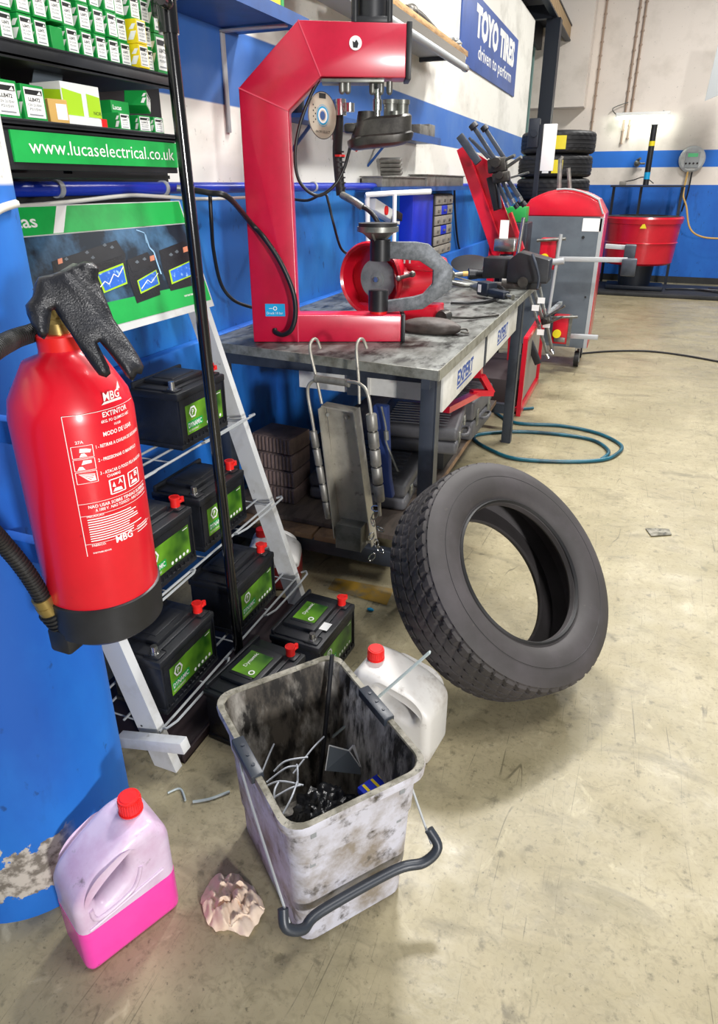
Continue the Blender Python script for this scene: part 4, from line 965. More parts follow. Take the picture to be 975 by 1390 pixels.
m = MB(PF); m.cyl((.485, .423, -.055), (.485, .435, -.055), .073, seg=40); m.build('rubber_pad', 'rubber', clp)

# red round grinding machine behind it
gr = root('bench_grinder', 'red round bench machine with a grey cutting disc behind the clamp', 'grinding machine', (-1.05, 2.95, .93))
gx = Vector((.93, .37, 0)).normalized(); gc = aty(507, 378, 2.9)+Vector((0, 0, .0)); ga = Vector((.75, -.66, 0)).normalized()
GF = frame(gc, Vector((ga.y, -ga.x, 0))*-1, z=-ga)    # z away ... drum opens toward -ga? axis
GFa = frame(gc, (0, 0, 1), z=Vector((-.18, -.98, .0)))
m = MB(GFa); m.lathe([(.142, -.06), (.158, -.06), (.160, .03), (.152, .04), (.142, .03), (.139, -.05), (0, -.055)], 48); m.build('wheel_guard', 'red_paint', gr)
m = MB(GFa); m.cyl((0, -.03, .01), (0, -.03, .014), .088, seg=40); m.cyl((0, -.03, .014), (0, -.03, .018), .03, seg=24); dd = m.build('cutting_disc', 'disc_grey', gr)
m = MB(GFa); m.cyl((0, -.03, .018), (0, -.03, .030), .012, seg=6); m.build('spindle_nut', 'chrome', dd)
m = MB(); a = aty(530, 385, 2.92); b = aty(597, 378, 3.05); m.cyl(a, b, .095, .075, 32); m.cyl(a+Vector((0, 0, .0)), a+(b-a)*.25, .10, seg=32); m.box((aty(490, 425, 2.95).x, 2.92, .931), tuple(aty(585, 412, 3.0)+Vector((.05, .05, 0))), .006); m.box(tuple(a+Vector((.0, -.03, .06))), tuple(a+Vector((.25, .05, .12))), .02); m.build('motor_body', 'red_paint', gr)
m = MB(); 
F = frame(aty(548, 357, 2.82), pdx, (0, 0, 1)); m.add(text_bm('H', .03, .035, bold=.03), F); m.build('lettering', 'print_white', gr)
m = MB(); m.sphere(aty(560, 372, 2.84), .014); m.cyl(aty(540, 378, 2.83), aty(562, 372, 2.84), .008); m.sphere(aty(541, 378, 2.83), .012); m.cyl(aty(596, 380, 2.95), aty(612, 372, 3.0), .035, .028, 16); m.build('wing_nut', 'grey_metal', gr)

# things lying on the bench
def flat_tool(name, label, cat): return root(name, label, cat, (-.8, 3, .93))
m = MB(); bb = bmesh.new(); bmesh.ops.create_icosphere(bb, subdivisions=4, radius=1)
cB = aty(585, 440, 2.72); cB.z = .932
for v in bb.verts:
    n_ = v.co.copy(); k = 1+.08*noise.noise(n_*2.5); x, y, z = n_.x*.125*k, n_.y*.06*k*(1+.15*math.sin(n_.x*3)), max(0, n_.z+.55)*.040
    v.co = Vector((x, y, z))
m.add(bb, frame(cB, (1, .12, 0), (0, 1, 0))); bt_ = root('leather_pouch', 'worn dark brown stuffed pouch lying on the bench beside the red press foot', 'pouch', tuple(cB)); m.build('pouch', 'pouch_brown', bt_, 70)
m = MB(); m.tube([cB+Vector((.11, .0, .02)), cB+Vector((.145, .02, .02)), cB+Vector((.16, .0, .01)), cB+Vector((.13, -.01, .012))], .004, 8, 4); m.build('loop', 'dark_metal', bt_)
t = flat_tool('sanding_mop', 'round bristly tool head with a thin shaft lying on the bench', 'tool'); c = aty(602, 412, 2.93); c.z = .962
m = MB(); m.cyl(c-Vector((.0, .03, 0)), c+Vector((.01, .03, 0)), .028, seg=14); m.sphere(c, .03, 12); m.build('head', 'dark_metal', t)
m = MB(); m.tube([c, c+Vector((.1, .12, -.02)), c+Vector((.2, .26, -.024))], .006, 8, 3); m.build('shaft', 'dark_metal', t)
# impact wrench
t = flat_tool('impact_wrench', 'dark blue pistol air wrench lying on the middle of the bench', 'air wrench'); c = atz(665, 392, .985); ux = (atz(690, 398, .96)-atz(640, 388, .96)).normalized(); F = frame(c, ux, z=(0, 0, 1))
m = MB(F); m.box((-.075, -.035, -.04), (.02, .04, .035), .014); m.box((.0, -.03, -.038), (.15, .02, .005), .012); m.build('housing', 'steel_black', t)
m = MB(F); m.cyl((-.075, .0, 0), (-.13, 0, -.005), .03, .018, 20); m.cyl((-.13, 0, -.005), (-.16, 0, -.006), .012); m.cyl((.15, -.005, -.015), (.19, -.008, -.018), .010); m.cyl((.17, -.007, -.017), (.20, -.008, -.018), .014, seg=8); m.build('nose', 'grey_metal', t)
m = MB(F); m.box((-.055, -.037, -.02), (-.03, -.0345, .02)); m.build('label', 'print_white', t)
m = MB(); m.tube([atz(612, 411, .942), atz(640, 411, .942), atz(665, 408, .942), atz(680, 401, .942), atz(684, 393, .942), atz(672, 387, .942), atz(655, 386, .942)], .009, 10, 8); tag(m.build('air_hose', 'hose_black', None, 80), 'black rubber hose curved on the bench in front of the air wrench', 'hose')
# angle grinder and its dark disc
t = flat_tool('angle_grinder', 'angle grinder with a large dark round disc lying near the wall end of the bench', 'angle grinder'); c = atz(640, 358, 1.0)
m = MB(); m.lathe([(0, .0), (.11, -.012), (.14, 0), (.11, .012), (0, .02)], 36, frame(c, (1, 0, .15), z=(.1, -.35, 1))); m.build('disc', 'rubber', t)
m = MB(); a = atz(648, 372, .99); m.cyl(a, a+Vector((.22, .1, 0)), .028, .024, 18); m.cyl(a+Vector((-.05, -.02, 0)), a, .036, .030, 18); m.build('body', 'black_plastic', t)
m = MB(); m.cyl(a+Vector((.03, .02, .02)), a+Vector((.14, .06, .025)), .022); m.build('red_sleeve', 'red_paint', t)
t = flat_tool('spray_gun', 'small silver spanner-like air gun with pale knob beside the clamp', 'air gun'); c = atz(612, 374, .99)
m = MB(); m.sphere(c, .032, 16); m.cyl(c, c+Vector((.07, .02, .01)), .016); m.beam(c+Vector((.02, -.03, -.0)), c+Vector((.17, -.0, -.035)), .018, .008, bev=.002); m.tube([c+Vector((.02, -.04, -.035)), c+Vector((.1, -.04, -.045)), c+Vector((.2, .03, -.045))], .014, 12, 4); m.build('body', 'grey_metal', t)
m = MB(); m.cyl(c+Vector((.07, .02, .01)), c+Vector((.10, .03, .012)), .015); m.build('knob', 'carton_tan', t)
# vise at the far end
t = root('bench_vise', 'large black vise bolted at the far end of the bench', 'vise', (-.65, 4.2, .93))
m = MB(); a = aty(655, 372, 4.15); b = aty(692, 372, 4.15); m.box((a.x, 4.15, .985), (b.x, 4.30, 1.10), .008); m.build('fixed_jaw', 'black_plastic', t)
a = aty(690, 350, 4.12); b = aty(747, 350, 4.12)
m = MB(); m.prism(rounded([(0, 0), (b.x-a.x, 0), (b.x-a.x, .13), (.06, .17), (0, .12)], .012), -.16, 0, frame((a.x, 4.12, .97), (1, 0, 0), (0, 0, 1)), bev=.004); m.box((a.x+.02, 4.14, .93), (b.x-.05, 4.28, .98), .006); m.build('moving_jaw', 'black_plastic', t)
m = MB(); m.cyl((a.x+.10, 4.11, .975), (a.x+.10, 4.10, .975), .03); m.cyl((a.x-.03, 4.2, .935), (a.x+.12, 4.2, .935), .07, .065, 24); m.build('swivel_base', 'dark_metal', t)
m = MB(); m.tube([aty(723, 345, 4.08), aty(728, 360, 4.06), aty(732, 378, 4.06), aty(730, 392, 4.05)], .008, 10, 4); m.build('handle', 'frame_grey', t)

# ================================================================ hanging roller bracket hooked over the bench
hb = root('roller_carrier', 'steel roller carrier with hooked rods hanging from the front edge of the bench', 'roller carrier', (-.9, 2.08, .9))
YH = 2.12
def hq(x, y, Y=YH): return aty(x, y, Y)
for x0, x1 in ((427, 437), (490, 488)):
    m = MB(); m.tube([hq(x0+8, 473, 2.17), hq(x0+3, 461, 2.16), hq(x0-3, 462, 2.13), hq(x0-6, 475, 2.10), hq(x0+(x1-x0)*.5-2, 515, 2.09), hq(x1, 548, 2.08)], .0055, 10, 6); m.build('hook_rod', 'dull_metal', hb)
m = MB(); m.cyl(hq(430, 514, 2.05), hq(473, 520, 2.05), .013, seg=18); m.cyl(hq(428, 514, 2.05), hq(431, 514, 2.05), .0145, seg=18); m.cyl(hq(471, 520, 2.05), hq(474, 520, 2.05), .0145, seg=18); m.build('grip', 'tin_grey', hb)
m = MB(); m.tube([hq(430, 514, 2.05), hq(420, 522, 2.05), hq(418, 535, 2.05), hq(424, 570, 2.05), hq(429, 600, 2.05), hq(438, 650, 2.05), hq(447, 700, 2.05)], .006, 10, 6); m.tube([hq(473, 518, 2.03), hq(488, 521, 2.0), hq(499, 534, 1.98), hq(505, 570, 1.98), hq(510, 620, 1.98), hq(516, 700, 1.98)], .006, 10, 6); m.build('tube_frame', 'dull_metal', hb)
def roller(x0, y0, x1, y1, Y, r):
    a, b = hq(x0, y0, Y), hq(x1, y1, Y); m = MB(); m.lathe([(0, 0), (r*.9, 0), (r, .003), (r, (b-a).length-.006), (r*.9, (b-a).length-.003), (0, (b-a).length-.003)], 18, frame(a, Vector((1, 0, 0)).cross(b-a).cross(b-a), z=(b-a))); m.build('roller', 'tin_grey', hb)
for i in range(5): roller(425+4.4*i, 585+24*i, 429.2+4.4*i, 608+24*i, 2.05, .0145)
for i in range(5): roller(504+2.4*i, 562+24*i, 506.2+2.4*i, 585+24*i, 1.98, .0185)
pl = [hq(443, 550, 2.10), hq(482, 556, 2.10), hq(505, 738, 2.10), hq(463, 728, 2.10)]
m = MB(); bb = bmesh.new(); bb.faces.new([bb.verts.new(p) for p in pl]); g_ = bmesh.ops.extrude_face_region(bb, geom=bb.faces[:]); bmesh.ops.translate(bb, vec=(0, .004, 0), verts=[v for v in g_['geom'] if isinstance(v, bmesh.types.BMVert)]); m.add(bb)
m.beam(hq(437, 552, 2.07), hq(458, 726, 2.07), .06, .004, up=(1, 0, 0)); m.beam(hq(484, 556, 2.07), hq(508, 738, 2.07), .06, .004, up=(1, 0, 0)); m.beam(hq(440, 549, 2.09), hq(483, 557, 2.09), .05, .006); m.build('back_plate', 'dull_metal', hb)
m = MB()
for x, y in ((445, 563), (471, 567), (462, 712), (484, 714)): m.cyl(hq(x, y, 2.097), hq(x, y, 2.088), .007, seg=12)
m.build('bolt', 'grey_metal', hb)
m = MB(); m.box(tuple(hq(456, 712, 2.04)), tuple(hq(500, 730, 2.12)+Vector((0, 0, -.02))), .002); m.build('foot_plate', 'grey_metal', hb)
# snap hooks / chain ends hanging below
random.seed(9); ch = root('chain_hook', 'bunch of small steel hooks and chain hanging under the roller carrier', 'chain', tuple(hq(510, 720, 2.0)))
for i in range(8):
    x, y = 510+random.uniform(-6, 8), 690+i*9.5; c = hq(x, y, 1.99); F = frame(c, (math.cos(i), .3, math.sin(i)), z=(math.sin(i*2), -1, .3*math.cos(i)))
    m = MB(F); P_ = [(.016*math.cos(t), .010*math.sin(t), 0) for t in [i_*2*math.pi/12 for i_ in range(13)]]; m.tube(P_, .0028, 6, 1, caps=False); m.build('link', 'chrome', ch)
# blue fabric strap and strap tensioner hanging beside it
t = root('ratchet_strap', 'dark blue strap with a steel ratchet hanging under the bench corner', 'strap', tuple(hq(520, 560, 2.16)))
m = MB(); m.prism([(0, 0), (.055, 0), (.07, -.28), (.085, -.36), (.03, -.36), (.01, -.2)], -.02, .02, frame(hq(508, 548, 2.18), (1, 0, 0), (0, 0, 1)), bev=.008); m.build('strap', 'denim', t)
m = MB(); m.tube([hq(518, 552, 2.14), hq(524, 580, 2.14), hq(524, 598, 2.14), hq(532, 620, 2.14), hq(540, 640, 2.14)], .004, 8, 4); m.cyl(hq(524, 585, 2.14), hq(525, 597, 2.14), .009); m.build('tensioner', 'grey_metal', t)

# ================================================================ things on the lower shelf
for k, lab in enumerate(('bottom brown ribbed rubber block of the stack under the bench', 'second brown ribbed rubber block from the bottom of the stack', 'third brown ribbed rubber block, just under the top one', 'top brown ribbed rubber block of the stack, slightly turned')):
    r = root('rubber_block', lab, 'rubber block', (-1.32, 2.42, .217+k*.077), (0, 1, -1, -5)[k], 'ribbed rubber blocks under the bench')
    m = MB(); m.box((-.10, -.08, 0), (.10, .08, .072), .006); m.build('block', 'brick_brown', r, local=True)
    m = MB()
    for i in range(11): m.box((-.098+i*.0185, -.087, .004), (-.088+i*.0185, -.078, .068), .002)
    m.build('ribs', 'brick_brown', r, local=True)
def case(name, lab, px_box, loc, dims, rot=0, open_=False):
    r = root(name, lab, 'tool case', loc, rot); L, W, Hh = dims
    m = MB(); m.box((-W/2, -L/2, 0), (W/2, L/2, Hh*.48), .018, seg=3); m.build('base', 'case_grey', r, local=True)
    m = MB(); m.box((-W/2, -L/2, Hh*.51), (W/2, L/2, Hh), .018, seg=3)
    for i in range(9): m.box((-W*.36, -L*.4+i*L*.09, Hh-.002), (W*.36, -L*.4+i*L*.09+L*.045, Hh+.004), .001)
    m.build('lid', 'case_grey', r, local=True)
    for y in (-L*.3, L*.3):
        m = MB(); m.box((W/2-.006, y-.02, Hh*.3), (W/2+.006, y+.02, Hh*.72), .003); m.cyl((W/2+.006, y, Hh*.5), (W/2+.009, y, Hh*.5), .007, seg=10); m.build('latch', 'grey_metal', r, local=True)
    m = MB(); m.tube([(W/2-.01, -L*.14, Hh*.4), (W/2+.03, -L*.12, Hh*.4), (W/2+.03, L*.12, Hh*.4), (W/2-.01, L*.14, Hh*.4)], .009, 8, 3); m.build('handle', 'case_grey', r, local=True)
    return r
case('tool_case', 'large flat grey plastic tool case at the bottom behind the tyre', None, (-.99, 2.68, .217), (.50, .44, .12), 4)
case('tool_case', 'grey tool case with ribbed lid lying on the larger flat case', None, (-.86, 3.02, .345), (.42, .40, .13), 8)
case('tool_case', 'smaller grey tool case standing behind the ribbed-lid case', None, (-.86, 3.62, .217), (.44, .38, .22), -2)
# support block under ribbed case
r = root('storage_crate', 'dark crate on the lower bench shelf carrying the ribbed-lid tool case', 'crate', (-.95, 3.08, .217)); m = MB(); m.box((-1.12, 2.95, .217), (-.72, 3.3, .343), .004); m.build('crate', 'black_matte', r)
# red axle stand legs
t = root('axle_stand', 'red steel axle stand lying on the lower bench shelf', 'axle stand', (-.75, 3.4, .45))
m = MB(); a = aty(654, 510, 3.35); b = aty(680, 525, 3.5); c = aty(640, 545, 3.2); m.beam(a+Vector((-.35, .0, -.03)), a+Vector((0, 0, .02)), .05, .05); m.beam(a, aty(667, 533, 3.4), .035, .03); m.beam(aty(640, 533, 3.3), aty(668, 533, 3.4), .035, .03); m.beam(aty(605, 556, 2.9), aty(652, 532, 3.4), .04, .03); m.build('frame', 'red_paint', t)
# ================================================================ shelves and fittings on the left wall
sh = root('wall_shelf', 'dark blue steel shelf high on the wall left of the red press', 'shelf', (-1.45, 2.2, 2.05))
m = MB(); m.box((-1.6, 1.3, 2.045), (-1.29, 2.75, 2.07)); m.box((-1.292, 1.3, 2.03), (-1.288, 2.75, 2.075)); m.build('board', 'shelf_blue', sh)
for y in (2.62,):
    m = MB(); m.beam((-1.595, y, 2.03), (-1.595, y, 1.69), .028, .008, up=(1, 0, 0), bev=.002); m.beam((-1.6, y, 2.035), (-1.32, y, 2.035), .028, .008, bev=.002)
    m.build('bracket', 'strip_grey', sh)
r = carton('spray_carton', 'yellow and green carton standing on the blue wall shelf', .10, .08, .14, 'carton_yellow', face='none'); r.location = (-1.33, 2.55, 2.07)
m = MB(); m.box((-.0804, .052, .0), (.0006, .075, .13)); m.build('green_side', 'carton_green', r, local=True)

ws = root('wooden_wall_shelf', 'wooden shelf board high on the wall behind the press, rough front edge', 'shelf', (-1.45, 4.3, 2.33))
m = MB(); m.box((-1.6, 3.0, 2.318), (-1.30, 5.39, 2.352), .002); m.build('board', 'wood', ws)
m = MB(); m.box((-1.6, 3.0, 2.306), (-1.33, 5.30, 2.314)); m.box((-1.315, 3.0, 2.296), (-1.30, 5.34, 2.316)); m.build('metal_rail', 'strip_grey', ws)
m = MB(); m.box((-1.6, 5.2, 2.28), (-1.34, 5.23, 2.305)); m.box((-1.6, 3.3, 2.28), (-1.34, 3.33, 2.305)); m.build('bracket', 'frame_grey', ws)
t = root('fluorescent_tube', 'unlit fluorescent tube hanging under the wooden wall shelf', 'lamp', (-1.28, 4.5, 2.22))
m = MB(); m.cyl((-1.285, 3.2, 2.235), (-1.285, 5.26, 2.235), .022, seg=20); m.build('tube', 'strip_grey', t)
m = MB(); m.cyl((-1.285, 5.24, 2.235), (-1.285, 5.28, 2.235), .025, seg=20); m.box((-1.30, 3.3, 2.25), (-1.27, 5.2, 2.300)); m.build('end_fitting', 'chrome', t)
t = root('cordless_drill', 'red and black cordless tool lying on the wooden wall shelf', 'tool', (-1.42, 5.3, 2.352)); a = atx(612, 45, -1.42)
m = MB(); m.box((-1.46, a.y-.1, 2.352), (-1.38, a.y+.12, 2.43), .02); m.build('red_body', 'red_paint', t)
m = MB(); m.cyl((-1.42, a.y+.10, 2.40), (-1.42, a.y+.26, 2.39), .035, .025); m.box((-1.46, a.y-.22, 2.352), (-1.38, a.y-.08, 2.40), .015); m.build('black_end', 'black_plastic', t)
t = root('plastic_bag', 'clear crumpled plastic bag at the far end of the wooden shelf', 'bag', (-1.4, 5.3, 2.35)); inflate_blob('bag', (-1.40, 5.26, 2.385), (.07, .12, .035), 6, 'strip_grey', .5, 18, 4, t)
t = root('machine_manual', 'pale yellow leaflet standing on the wooden wall shelf', 'leaflet', (-1.55, 4.9, 2.352)); m = MB(); m.box((-1.56, 4.55, 2.352), (-1.55, 5.0, 2.75)); m.build('sheet', 'carton_white', t); m = MB(); m.add(text_bm('FUNAK', .2, .05), frame((-1.5492, 4.6, 2.45), (0, 1, 0), (0, 0, 1))); m.build('lettering', 'print_grey', t)
t = root('grease_gun', 'dark tool lying along the wooden wall shelf', 'tool', (-1.38, 4.6, 2.352)); m = MB(); m.tube([(-1.38, 4.2, 2.38), (-1.38, 4.45, 2.40), (-1.38, 4.8, 2.375)], .026, 12, 4); m.sphere((-1.38, 4.3, 2.385), .045); m.build('barrel', 'dark_metal', t)

ms = root('wall_shelf', 'narrow blue wall shelf behind the press carrying tins and boxes', 'shelf', (-1.5, 4, 1.77))
m = MB(); m.box((-1.6, 2.95, 1.765), (-1.42, 5.2, 1.782)); m.box((-1.424, 2.95, 1.755), (-1.418, 5.2, 1.80)); m.build('board', 'shelf_blue', ms)
m = MB(); m.beam((-1.6, 4.2, 1.60), (-1.44, 4.2, 1.765), .012, .012); m.beam((-1.6, 3.1, 1.60), (-1.44, 3.1, 1.765), .012, .012); m.build('brace', 'shelf_blue', ms)
t = root('parts_tray', 'clear plastic tray of small parts at the far end of the narrow shelf', 'tray', (-1.48, 5, 1.782)); m = MB(); m.box((-1.55, 4.72, 1.782), (-1.43, 4.93, 1.86), .004); m.box((-1.55, 4.94, 1.782), (-1.43, 5.08, 1.875), .004); m.build('tray', 'tin_grey', t)
t = root('wood_block', 'upright pale wooden block on the narrow blue shelf', 'block', (-1.5, 4.6, 1.782)); m = MB(); m.box((-1.54, 4.42, 1.782), (-1.50, 4.58, 1.94), .003); m.build('block', 'carton_tan', t)
t = root('spray_can', 'upright dark can on the narrow shelf left of the cutting disc', 'can', (-1.5, 3.05, 1.782)); m = MB(); m.lathe([(0, 0), (.03, 0), (.03, .12), (.02, .14), (0, .14)], 20, Matrix.Translation((-1.5, 3.06, 1.782))); m.build('can', 'steel_black', t)

ls = root('wall_ledge', 'blue ledge along the wall at eye level holding metal trays', 'shelf', (-1.5, 5, 1.49))
m = MB(); m.box((-1.6, 4.0, 1.455), (-1.44, 6.3, 1.485)); m.build('board', 'shelf_blue', ls)
for (y0, y1, hh, lab) in ((4.05, 4.95, .055, 'long dull metal tray at the near end of the eye-level ledge'), (5.0, 6.1, .075, 'taller dull metal tray at the far end of the eye-level ledge')):
    t = root('metal_tray', lab, 'tray', (-1.5, (y0+y1)/2, 1.485)); m = MB(); m.box((-1.58, y0, 1.485), (-1.45, y1, 1.485+hh), .004); m.box((-1.59, y0-.01, 1.482+hh), (-1.44, y1+.01, 1.49+hh), .003); m.build('tray', 'tin_grey', t)
t = root('wrapped_glasses', 'bundle of grey ribbed sanding pads leaning on the ledge', 'pads', (-1.5, 4.3, 1.54)); a = aty(517, 222, 4.3)
m = MB()
for i in range(4): m.box((-.07, -.02, -.05+i*.026), (.07, .02, -.028+i*.026), .006, M=Matrix.Translation((-1.50, 4.35, 1.60)) @ Matrix.Rotation(.35, 4, 'X'))
m.build('pad_stack', 'tin_grey', t)
# cutting disc hanging on a peg, with a dark impact socket tool below
t = root('cutting_disc', 'round grey cutting disc with a blue ring hanging behind the press', 'cutting disc', tuple(aty(437, 155, 2.75)))
c = aty(438, 157, 2.75); F = frame(c, (.9, .3, 0), z=(-.12, -1, -.1)) ; F = frame(c, (.3, .95, 0), z=(.95, -.3, 0))
m = MB(F); m.lathe([(.016, -.001), (.084, -.001), (.084, .001), (.016, .001)], 48, close=True); m.build('disc', 'disc_paper', t)
m = MB(F); m.lathe([(.020, .0014), (.027, .0014)], 40); m.build('paper_centre', 'print_white', t)
m = MB(F); m.lathe([(.027, .0018), (.033, .0018)], 40); m.lathe([(.037, .0018), (.0385, .0018)], 40); m.build('blue_ring', 'label_blue', t)
m = MB(F); m.poly([(-.02, .06, .0016), (.02, .06, .0016), (.02, .078, .0016), (-.02, .078, .0016)])
for i in range(7): m.cyl((-.055+.012*(i % 2), .035-.010*i, .001), (-.055+.012*(i % 2), .035-.010*i, .0016), .003, seg=8)
m.add(text_bm('PROFI SELECT', .085, .009, align='C'), Matrix.Translation((.0, -.062, .0016))); m.lathe([(.082, .0014), (.0845, .0014)], 48); m.build('lettering', 'print_black', t)
t = root('air_drill', 'black air tool with silver collar hanging upright behind the press', 'air tool', tuple(aty(460, 200, 2.85)))
m = MB(); m.tube([aty(459, 150, 2.85), aty(460, 170, 2.85), aty(458, 210, 2.85), aty(463, 265, 2.85)], .020, 14, 4)
for i in range(8): c = aty(460+.4*i, 205+7*i, 2.85); m.cyl(c, c+Vector((0, 0, -.006)), .0225, seg=14)
m.build('grip', 'rubber', t)
m = MB(); m.cyl(aty(461, 135, 2.85), aty(462, 157, 2.85), .026, seg=20); m.cyl(aty(474, 140, 2.85), aty(474, 152, 2.85), .022, seg=16); m.cyl(aty(462, 146, 2.85), aty(478, 146, 2.85), .015); m.cyl(aty(452, 168, 2.85), aty(453, 190, 2.85), .012); m.build('collar', 'chrome', t)
m = MB(); c = aty(461, 210, 2.85); m.cyl(c, c+Vector((0, 0, -.008)), .0235, seg=16); m.build('red_band', 'red_plastic', t)
m = MB(); m.tube([aty(463, 265, 2.85), aty(480, 275, 2.8), aty(500, 285, 2.8), aty(512, 300, 2.8), aty(520, 320, 2.85)], .010, 10, 5); m.build('air_line', 'hose_black', t)
m = MB(); m.tube([aty(465, 265, 2.83), aty(480, 273, 2.79), aty(492, 281, 2.79)], .015, 10, 3); m.build('coupling', 'grey_metal', t)
m = MB(); m.tube([aty(395, 270, 2.9), aty(418, 272, 2.9), aty(440, 263, 2.9), aty(446, 275, 2.9), aty(452, 300, 2.9), aty(462, 335, 2.95), aty(472, 345, 3.0)], .006, 8, 6); tag(m.build('power_cable', 'hose_black', None, 80), 'thin black cable hanging from the pipe right of the press post', 'cable')
t = root('fire_label', 'small red and white sticker on the wall below the press platen', 'sticker', tuple(atx(484, 198, -1.598))); m = MB(); a = atx(478, 205, -1.597); b = atx(491, 190, -1.597); m.box((-1.6, a.y, a.z), (-1.596, b.y, b.z)); m.build('sheet', 'print_white', t); m = MB(); c = atx(484, 197, -1.595); m.cyl((-1.596, c.y, c.z), (-1.595, c.y, c.z), .035, seg=20); m.build('red_mark', 'red_plastic', t)
# power strip
t = root('power_strip', 'white power strip with a red switch tilted on the wall above the clamp', 'power strip', tuple(aty(520, 290, 3.6)))
a = atx(503, 277, -1.565); b = atx(537, 298, -1.565)
m = MB(); m.beam(a, b, .07, .07, up=(1, 0, 0), bev=.006); m.build('housing', 'white_plain', t)
m = MB(); c = a.lerp(b, .38); m.cyl(c, c+Vector((.045, 0, 0)), .028, seg=14); m.build('red_switch', 'red_plastic', t)
m = MB(); c = a.lerp(b, .65); m.beam(c+Vector((.05, 0, 0)), a.lerp(b, .85)+Vector((.05, 0, 0)), .05, .05, up=(1, 0, 0), bev=.005); m.tube([c+Vector((.05, 0, 0)), atx(530, 306, -1.5), atx(522, 325, -1.5)], .008, 6, 4); m.build('plug', 'black_plastic', t)
# small parts cabinet and blue box under the ledge
t = root('parts_cabinet', 'bright blue wall box left of the small grey drawers', 'cabinet', (-1.55, 5.1, 1.2)); m = MB(); m.box((-1.6, 4.84, .97), (-1.50, 5.36, 1.43), .004); m.build('box', 'box_blue', t); m = MB(); m.box((-1.505, 4.86, .99), (-1.498, 5.34, 1.41), .002); m.build('door', 'box_blue', t)
t = root('drawer_cabinet', 'grey small parts drawer cabinet mounted on the wall above the bench', 'cabinet', (-1.55, 5.6, 1.2)); m = MB(); m.box((-1.6, 5.36, .97), (-1.49, 5.90, 1.43), .004); m.build('carcass', 'print_black', t)
for i in range(3):
    for k in range(6):
        y0 = 5.37+i*.176; z0 = .978+k*.075; m = MB(); m.box((-1.495, y0, z0), (-1.478, y0+.168, z0+.066), .004); d_ = m.build('drawer', 'box_blue' if (i == 1 and k in (2, 4)) else 'box_grey', t); m = MB(); m.box((-1.48, y0+.06, z0+.025), (-1.470, y0+.11, z0+.038)); m.build('pull', 'tin_grey', d_)
t = root('tube_rack', 'white bent tube frame standing behind the clamp on the bench', 'frame', (-1.4, 3.7, .93))
m = MB(); m.tube([aty(500, 345, 3.8), aty(499, 290, 3.8), aty(499, 268, 3.8), aty(505, 264, 3.8), aty(585, 260, 4.0)], .014, 10, 3); m.tube([aty(535, 330, 3.8), aty(536, 264, 3.8)], .012, 8, 1); m.tube([aty(500, 345, 3.8), (aty(500, 345, 3.8).x, 3.8, .93)], .014, 8, 1); m.build('frame', 'white_plain', t)
m = MB(); m.tube([atx(617, 248, -1.58), atx(618, 290, -1.58), atx(622, 330, -1.58), atx(627, 345, -1.58)], .010, 8, 4); tag(m.build('power_cable', 'hose_black', None, 80), 'black cable dropping down the wall behind the bench', 'cable')
t = root('tyre_brand_sign', 'blue rectangular sign with white lettering high on the left wall', 'sign', (-1.59, 7.5, 2.8))
sy0, sy1, sz0, sz1 = 6.30, 8.95, 2.43, 2.99
m = MB(); m.box((-1.6, sy0, sz0), (-1.585, sy1, sz1), .002); sg = m.build('panel', 'sign_blue', t)
m = MB(frame((-1.584, 0, 0), (0, 1, 0), (0, 0, 1))); m.add(text_bm('TOYO TIRES', 1.95, .21, bold=.06), Matrix.Translation((6.80, 2.71, 0))); m.add(text_bm('driven to perform', 1.7, .11, bold=.01), Matrix.Translation((6.95, 2.54, 0))); m.build('lettering', 'print_white', sg)

# ================================================================ mezzanine and posts at the end of the left wall
m = MB(); c = aty(747, 100, 10.6)
m.box((c.x-.10, 10.5, 0), (c.x+.08, 10.7, 3.47)); struct(m.build('trim_3', 'steel_black'))
m = MB(); m.box((-3.2, 9.0, 3.67), (-1.44, 12.6, 3.75)); m.box((-1.86, 10.2, 3.38), (-1.80, 12.6, 3.67)); m.box((-3.2, 10.4, 3.45), (-1.44, 10.5, 3.6)); struct(m.build('trim_4', 'steel_black'))
m = MB(); m.box((-1.46, 7.0, 3.47), (-1.38, 12.6, 3.49)); m.box((-1.46, 7.0, 3.66), (-1.38, 12.6, 3.68)); m.box((-1.43, 7.0, 3.48), (-1.42, 12.6, 3.67))
struct(m.build('trim_5', 'steel_black'))
m = MB()
for i in range(50): m.box((-1.42, 7.05+.11*i, 3.49), (-1.39, 7.12+.11*i, 3.66))
struct(m.build('trim_8', 'beige_mezz'))
m = MB(); m.box((-2.6, 12.2, 2.6), (-1.08, 12.58, 5)); struct(m.build('trim_6', 'wall_back_paint'))
for x0, x1 in ((777, 747), (808, 745)): pass
# pipes up the back wall
for (xa, ya, xb, yb, lab) in ((824, 0, 805, 170, 'thin conduit pipe, leftmost on the back wall'), (870, 0, 851, 147, 'thin conduit pipe, left one of the close pair on the back wall'), (878, 0, 860, 140, 'thin conduit pipe, right one of the close pair on the back wall')):
    a = aty(xa, ya, 12.57); b = aty(xb, yb, 12.57); b.x = (a.x+b.x)/2; a.x = b.x; m = MB(); a.z += 1; b.z -= .5
    m.cyl(a, b, .014, seg=8)
    for i in range(int((a.z-b.z)/.18)): m.cyl((a.x, 12.57, b.z+.18*i), (a.x, 12.57, b.z+.18*i+.02), .024, seg=8)
    tag(m.build('conduit_pipe', 'conduit'), lab, 'pipe', 'conduit pipes on the back wall')
